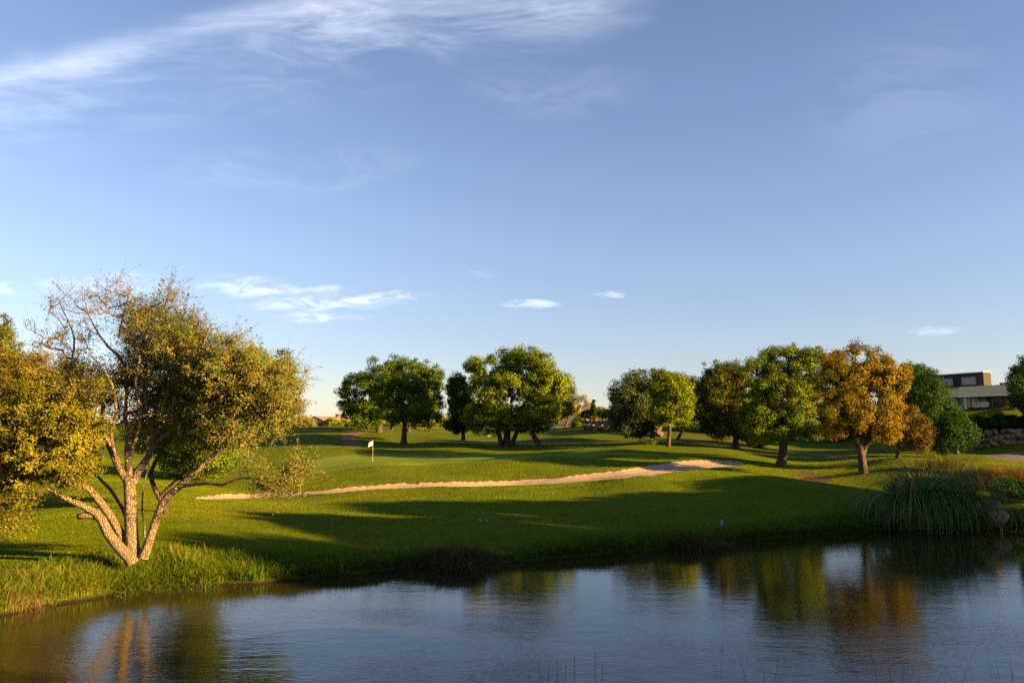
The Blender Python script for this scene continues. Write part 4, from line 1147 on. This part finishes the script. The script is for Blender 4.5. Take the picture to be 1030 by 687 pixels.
# ------------------------------------------------------------------ houses
CREAM = solid("cream_render", (.74, .56, .30), .85, .05, .6)
BROWN = solid("brown_cladding", (.022, .011, .010), .8, .2, 1.5, .2)
WHITEW = solid("white_render", (.72, .70, .66), .85, .06, .6, .1)
TERRA = solid("terracotta_tiles", (.26, .15, .11), .85, .3, 3.0, .6, 0, 12)
PINK = solid("pink_render", (.36, .24, .19), .85, .12, .8, .2)
DARKF = solid("dark_frame", (.03, .03, .03), .5, .2, 3)
def glassmat():
    m, nt, out = newmat("window_glass"); g = NT(nt)
    p = g.n("ShaderNodeBsdfPrincipled"); p.inputs["Base Color"].default_value = (.09, .105, .105, 1)
    p.inputs["Roughness"].default_value = .06; p.inputs["Specular IOR Level"].default_value = .5
    g.put(out.inputs[0], p.outputs[0]); return m
GLASS = glassmat()

# modern house: axis a runs along the front (away to the left), axis b into the building
HC = np.array([59.3, 100.0]); e1 = np.array([-.45, .893]); e2 = np.array([.893, .45])
HZ = 7.8
house = empty("modern_house", (HC[0], HC[1], HZ), "flat roofed house with dark brown upper storey and cream terrace front", "house")
HM = Matrix(((e1[0], e2[0], 0, HC[0]), (e1[1], e2[1], 0, HC[1]), (0, 0, 1, HZ), (0, 0, 0, 1)))
def hbox(name, lo, hi, mat, parent=house):
    b = MB(); b.box(np.array(lo, float), np.array(hi, float), HM)
    return b.build(name, mat, parent, attr=False)
def hwin(a0, a1, z0, z1, bf_, nm=1):
    """window on a front face at depth bf_: frame proud of the wall, pane inside it"""
    b = MB(); f = .09
    for lo, hi in (((a0, z0), (a1, z0 + f)), ((a0, z1 - f), (a1, z1)), ((a0, z0 + f), (a0 + f, z1 - f)), ((a1 - f, z0 + f), (a1, z1 - f))):
        b.box(np.array([lo[0], bf_ - .06, lo[1]]), np.array([hi[0], bf_ + .02, hi[1]]), HM)
    for k in range(1, nm + 1):
        m_ = a0 + (a1 - a0) * k / (nm + 1)
        b.box(np.array([m_ - .035, bf_ - .05, z0 + f]), np.array([m_ + .035, bf_ + .015, z1 - f]), HM)
    w = b.build("window", DARKF, house, attr=False)
    b = MB(); b.box(np.array([a0 + f, bf_ - .03, z0 + f]), np.array([a1 - f, bf_ - .012, z1 - f]), HM)
    p = b.build("pane", GLASS, house, attr=False)
    M = p.matrix_world.copy(); p.parent = w
hbox("upper_storey", (0, 0, 3.35), (15, 1.5, 5.0), BROWN)
hbox("roof_slab", (-.06, -.06, 5.003), (15.1, 1.56, 5.08), WHITEW)
hbox("ground_storey", (-3.6, .6, -1.5), (15, 8, 3.34), CREAM)
hbox("terrace_roof", (-5.2, -2.1, 2.0), (1.9, .59, 3.15), CREAM)
hbox("balcony_band", (1.91, -.9, 2.0), (8, .59, 2.6), CREAM)
hbox("roof_edge", (-5.4, -2.3, 1.86), (2.1, .58, 1.995), WHITEW)
hbox("terrace_pillar", (1.2, -1.9, -.5), (1.5, -1.6, 1.855), CREAM)
hbox("terrace_pillar", (-4.9, -1.9, -.5), (-4.6, -1.6, 1.855), WHITEW)
hbox("door_curtain", (4.4, .42, 0), (4.8, .5, 1.9), WHITEW)
hbox("roof_box", (-2.6, 3.5, 3.345), (-.6, 4.8, 3.95), WHITEW)
hbox("roof_box", (-2.4, 1.4, 3.345), (-1.1, 2.5, 3.62), DARKF)
hwin(-3.4, 1.1, .05, 1.84, .59, 2)
hwin(2.2, 4.0, .05, 1.9, .59, 0)
hwin(.9, 3.0, 3.42, 4.55, -.01, 0)
hwin(4.0, 6.5, 3.42, 4.55, -.01, 0)

def at_house(a, b_, z): 
    p = HM @ Vector((a, b_, z)); return np.array(tuple(p))
ORANGE = solid("orange_cloth", (.65, .16, .04), .8, .1, 5); REDC = solid("red_cloth", (.45, .04, .03), .8, .1, 5); PALEC = solid("pale_cloth", (.70, .55, .42), .8, .1, 5)
def lounge(a, b_, mat, label, w=.8):
    p = at_house(a, b_, -.05); gz = float(ground(p[0], p[1])[0]); gz = max(gz, HZ - .4)
    o = empty("terrace_chair", (p[0], p[1], gz), label, "chair")
    M = Matrix.Translation((p[0], p[1], gz)) @ Matrix.Rotation(math.atan2(e1[1], e1[0]), 4, 'Z')
    m = MB(); m.box((-w / 2, -.35, .3), (w / 2, .35, .45), M); m.build("seat", mat, o, attr=False)
    m = MB(); m.box((-w / 2, -.35, .452), (w / 2, -.22, .95), M); m.build("backrest", mat, o, attr=False)
    for sx in (-1, 1):
        for sy in (-1, 1):
            m = MB(); m.box((sx * (w / 2 - .06) - .03, sy * .3 - .03, -.05), (sx * (w / 2 - .06) + .03, sy * .3 + .03, .298), M); m.build("leg", DARKF, o, attr=False)
lounge(-.4, -1.2, PALEC, "pale padded chair on the terrace in front of the big window", 1.3)
lounge(-3.9, -1.6, ORANGE, "orange chair at the right end of the terrace")
lounge(-5.2, -1.4, REDC, "red chair on the terrace beside the right edge tree")

# terracotta house on the left skyline
def gable_house(name, label, px, d, w, l, wall_h, roof_h, ang, wallm, base_z=None, chimneys=(), win=()):
    c = at(px, 437, d); gz = float(ground(c[0], d)[0]) if base_z is None else base_z
    o = empty(name, (c[0], d, gz), label, "house")
    M = Matrix.Translation((c[0], d, gz)) @ Matrix.Rotation(ang, 4, 'Z')
    tr = lambda P: np.array([tuple(M @ Vector(p)) for p in P])
    hw, hl = w / 2, l / 2
    b = MB()
    b.add(tr([(-hw, -hl, -1), (hw, -hl, -1), (hw, hl, -1), (-hw, hl, -1), (-hw, -hl, wall_h), (hw, -hl, wall_h), (hw, hl, wall_h), (-hw, hl, wall_h), (0, -hl, wall_h + roof_h), (0, hl, wall_h + roof_h)]),
          [[0, 1, 5, 4], [1, 2, 6, 5], [2, 3, 7, 6], [3, 0, 4, 7]], [[4, 5, 8], [6, 7, 9]])
    b.build("wall", wallm, o, attr=False)
    ov = .45; sl = roof_h / hw
    b = MB()
    for s in (-1, 1):
        e = [(0, wall_h + roof_h + .03), (s * (hw + ov), wall_h - ov * sl + .03)]
        P = []
        for y in (-hl - ov, hl + ov):
            for (x, z) in e: P += [(x, y, z), (x, y, z + .16)]
        b.add(tr(P), [[0, 2, 6, 4], [1, 5, 7, 3], [0, 1, 3, 2], [4, 6, 7, 5], [2, 3, 7, 6], [0, 4, 5, 1]])
    rf = b.build("roof", TERRA, o, attr=False)
    for cx_, cy_, ch in chimneys:
        zb = wall_h + roof_h * (1 - abs(cx_) / hw)
        b = MB(); b.box((cx_ - .35, cy_ - .45, zb - .5), (cx_ + .35, cy_ + .45, zb + ch), M); b.box((cx_ - .45, cy_ - .55, zb + ch + .003), (cx_ + .45, cy_ + .55, zb + ch + .18), M)
        k = b.build("chimney", wallm, o, attr=False); k.parent = rf
    for (y0, y1, z0, z1, side) in win:
        b = MB()
        if side == 'g': b.box((y0, -hl - .04, z0), (y1, -hl + .02, z1), M)
        else: b.box((side * hw - .02, y0, z0), (side * hw + .04, y1, z1), M)
        wn = b.build("window", DARKF, o, attr=False)
    return o
gable_house("terracotta_house", "house with terracotta roof and chimney on the left skyline", 334, 158, 7.5, 8, .5, 1.15, R(-38), PINK, 6.7, [(.6, 1.0, .7)], [(-1.0, .4, -.4, .5, 'g')])
gable_house("terracotta_house", "low terracotta roof just right of the chimneyed house on the left skyline", 351, 172, 7, 7, .4, .8, R(40), PINK, 6.6)
gable_house("cream_house", "cream house with a tiled roof behind the clipped hedge", 584, 165, 6.5, 9, 3.4, 1.2, R(70), CREAM, 5.9, [(.5, -2.0, .9)], [(-2.5, -1.2, 1.6, 2.8, 'g')])
gable_house("terracotta_house", "red roof and chimney peeping over the hedge right of the tall cypress", 609, 185, 7, 8, 2.6, 1.2, R(60), PINK, 5.8, [(.6, -1.0, 1.3)])

# ------------------------------------------------------------------ daylight
SUN_EL, SUN_AZ = R(12.5), R(110.0)             # azimuth clockwise from +y: right and slightly behind the camera
sd_dir = np.array([math.sin(SUN_AZ) * math.cos(SUN_EL), math.cos(SUN_AZ) * math.cos(SUN_EL), math.sin(SUN_EL)])
sun = bpy.data.lights.new("sun", 'SUN'); sun.energy = 5.0; sun.angle = R(.5); sun.color = (1.0, .62, .22)
so = bpy.data.objects.new("sun", sun); COL.objects.link(so)
so.rotation_euler = Vector(sd_dir).to_track_quat('Z', 'Y').to_euler()
so.location = (60, -20, 40)

world = bpy.data.worlds.new("World"); scene.world = world; world.use_nodes = True
nt = world.node_tree
for n in list(nt.nodes): nt.nodes.remove(n)
g = NT(nt)
out = g.n("ShaderNodeOutputWorld"); bg = g.n("ShaderNodeBackground")
sky = g.n("ShaderNodeTexSky"); sky.sky_type = 'NISHITA'; sky.sun_disc = False
sky.sun_elevation = SUN_EL; sky.sun_rotation = SUN_AZ
sky.air_density = 1.0; sky.dust_density = .12; sky.ozone_density = 2.0
vec = g.n("ShaderNodeTexCoord").outputs["Generated"]
sep = g.n("ShaderNodeSeparateXYZ"); g.put(sep.inputs[0], vec)
yy_ = g.m('MAXIMUM', sep.outputs[1], .08)
U0, V0 = g.m('DIVIDE', sep.outputs[0], yy_), g.m('DIVIDE', sep.outputs[2], yy_)
front = g.ss(sep.outputs[1], .1, .4)
uv = g.n("ShaderNodeCombineXYZ"); g.put(uv.inputs[0], U0); g.put(uv.inputs[1], V0)
def UV(px, py):
    v = direction(px, py); return v[0] / v[1], v[2] / v[1]
wv = g.n("ShaderNodeTexNoise"); g.put(wv.inputs["Vector"], uv.outputs[0]); wv.inputs["Scale"].default_value = 9; wv.inputs["Detail"].default_value = 6
ws = g.n("ShaderNodeSeparateColor"); g.put(ws.inputs[0], wv.outputs["Color"])
Uw = g.m('ADD', U0, g.m('MULTIPLY', g.m('SUBTRACT', ws.outputs[0], .5), .05))
Vw = g.m('ADD', V0, g.m('MULTIPLY', g.m('SUBTRACT', ws.outputs[1], .5), .022))
wv2 = g.n("ShaderNodeTexNoise"); g.put(wv2.inputs["Vector"], uv.outputs[0]); wv2.inputs["Scale"].default_value = 38; wv2.inputs["Detail"].default_value = 7
ws2 = g.n("ShaderNodeSeparateColor"); g.put(ws2.inputs[0], wv2.outputs["Color"])
Uw = g.m('ADD', Uw, g.m('MULTIPLY', g.m('SUBTRACT', ws2.outputs[0], .5), .03))
Vw = g.m('ADD', Vw, g.m('MULTIPLY', g.m('SUBTRACT', ws2.outputs[1], .5), .010))
# fibrous noise stretched along the high streak
mp = g.n("ShaderNodeMapping"); g.put(mp.inputs[0], uv.outputs[0]); mp.inputs["Rotation"].default_value = (0, 0, R(-14)); mp.inputs["Scale"].default_value = (2.2, 13, 1)
fib = g.noise(mp.outputs[0], 2.2, 9, .62, .5)
mp2 = g.n("ShaderNodeMapping"); g.put(mp2.inputs[0], uv.outputs[0]); mp2.inputs["Rotation"].default_value = (0, 0, R(20)); mp2.inputs["Scale"].default_value = (3, 9, 1)
fib2 = g.noise(mp2.outputs[0], 2.0, 9, .65, .8)
mp3 = g.n("ShaderNodeMapping"); g.put(mp3.inputs[0], uv.outputs[0]); mp3.inputs['Scale'].default_value = (1, 3.2, 1)
fine_c = g.noise(mp3.outputs[0], 22, 8, .66, .6)
(ua, va), (ub, vb) = UV(0, 78), UV(340, 0)
slope = (vb - va) / (ub - ua)
ridge = g.m('SUBTRACT', g.m('SUBTRACT', Vw, va), g.m('MULTIPLY', g.m('SUBTRACT', Uw, ua), slope))
rr_ = g.m('DIVIDE', ridge, .019)
A_ = g.m('MULTIPLY', g.m('EXPONENT', g.m('MULTIPLY', g.m('MULTIPLY', rr_, rr_), -1)), g.ss(fib, .0, .85))
A_ = g.m('MULTIPLY', A_, g.m('SUBTRACT', 1.0, g.ss(U0, -.12, .12)))
low = g.m('MULTIPLY', g.ss(ridge, .015, -.015), g.ss(ridge, -.17, -.03))
B_ = g.m('MULTIPLY', g.m('MULTIPLY', low, g.ss(fib2, .40, .72)), g.m('MULTIPLY', g.ss(U0, -.5, -.22), g.m('SUBTRACT', 1.0, g.ss(U0, .02, .22))))
C_ = g.m('MULTIPLY', g.m('MULTIPLY', low, g.ss(U0, -.2, -.62)), g.ss(fib, .35, .75))
total = g.m('ADD', g.m('MULTIPLY', A_, .28), g.m('ADD', g.m('MULTIPLY', B_, .20), g.m('MULTIPLY', C_, .15)))
# wide veil across the upper middle
(uc, vc) = UV(480, 5)
e_ = g.m('ADD', g.m('POWER', g.m('DIVIDE', g.m('SUBTRACT', Uw, uc), .26), 2), g.m('POWER', g.m('DIVIDE', g.m('SUBTRACT', Vw, vc), .075), 2))
total = g.m('ADD', total, g.m('MULTIPLY', g.m('MULTIPLY', g.ss(e_, 1.0, .0), .22), g.ss(fib, .25, .7)))
for (px, py, rx, ry, amp, tilt) in [(245, 288, 66, 11, .55, -.03), (285, 293, 40, 6, .4, -.02), (340, 294, 32, 5, .4, -.01), (325, 307, 90, 7.5, .55, .02), (388, 300, 52, 5, .5, .09), (322, 321, 55, 5, .5, 0), (110, 286, 85, 11, .35, 0), (4, 290, 42, 5, .5, 0),
                                    (534, 305, 36, 4.5, .55, 0), (607, 297.5, 24, 3, .4, 0), (937, 333, 34, 5, .45, .06), (484, 275, 26, 3.5, .2, 0), (905, 92, 130, 70, .035, .15), (555, 88, 120, 36, .05, .05), (290, 170, 160, 26, .06, .05)]:
    u_, v_ = UV(px, py); ru, rv = rx / F_PX, ry / F_PX
    du = g.m('SUBTRACT', Uw, u_)
    dv = g.m('SUBTRACT', g.m('SUBTRACT', Vw, v_), g.m('MULTIPLY', du, tilt))
    q_ = g.m('ADD', g.m('POWER', g.m('DIVIDE', du, ru), 2), g.m('POWER', g.m('DIVIDE', dv, rv * 1.3), 2))
    total = g.m('ADD', total, g.m('MULTIPLY', g.m('MULTIPLY', g.ss(q_, 1.0, .0), amp * (.56 if ry < 15 else 1)), g.ss(fib2 if ry > 15 else fine_c, .36, .64)))
mask = g.m('MULTIPLY', g.m('MINIMUM', total, .9), front)
CLOUD = (7.0, 7.1, 7.6, 1)
SKYMUL = (.905, .79, .855, 1)
skm = g.n("ShaderNodeMix", data_type='RGBA', blend_type='MULTIPLY'); skm.inputs[0].default_value = 1.0
low_air = g.mix(g.ss(sep.outputs[2], -.02, .30), (.74, .76, .82, 1), (1.03, 1.02, 1.01, 1))
hz = g.n("ShaderNodeMix", data_type='RGBA', blend_type='MULTIPLY'); hz.inputs[0].default_value = 1.0
g.put(hz.inputs[6], sky.outputs[0]); g.put(hz.inputs[7], low_air)
g.put(skm.inputs[6], hz.outputs[2]); skm.inputs[7].default_value = SKYMUL
g.put(bg.inputs[0], g.mix(mask, skm.outputs[2], CLOUD)); bg.inputs[1].default_value = .05
g.put(out.inputs[0], bg.outputs[0])

scene.view_settings.view_transform = 'Standard'
scene.view_settings.look = 'None'
scene.view_settings.exposure = 2.38
scene.view_settings.gamma = 1.0
scene.view_settings.use_curve_mapping = False
scene.render.engine = 'CYCLES'
scene.cycles.max_bounces = 6
scene.cycles.diffuse_bounces = 1
scene.cycles.transparent_max_bounces = 4
scene.cycles.use_denoising = False
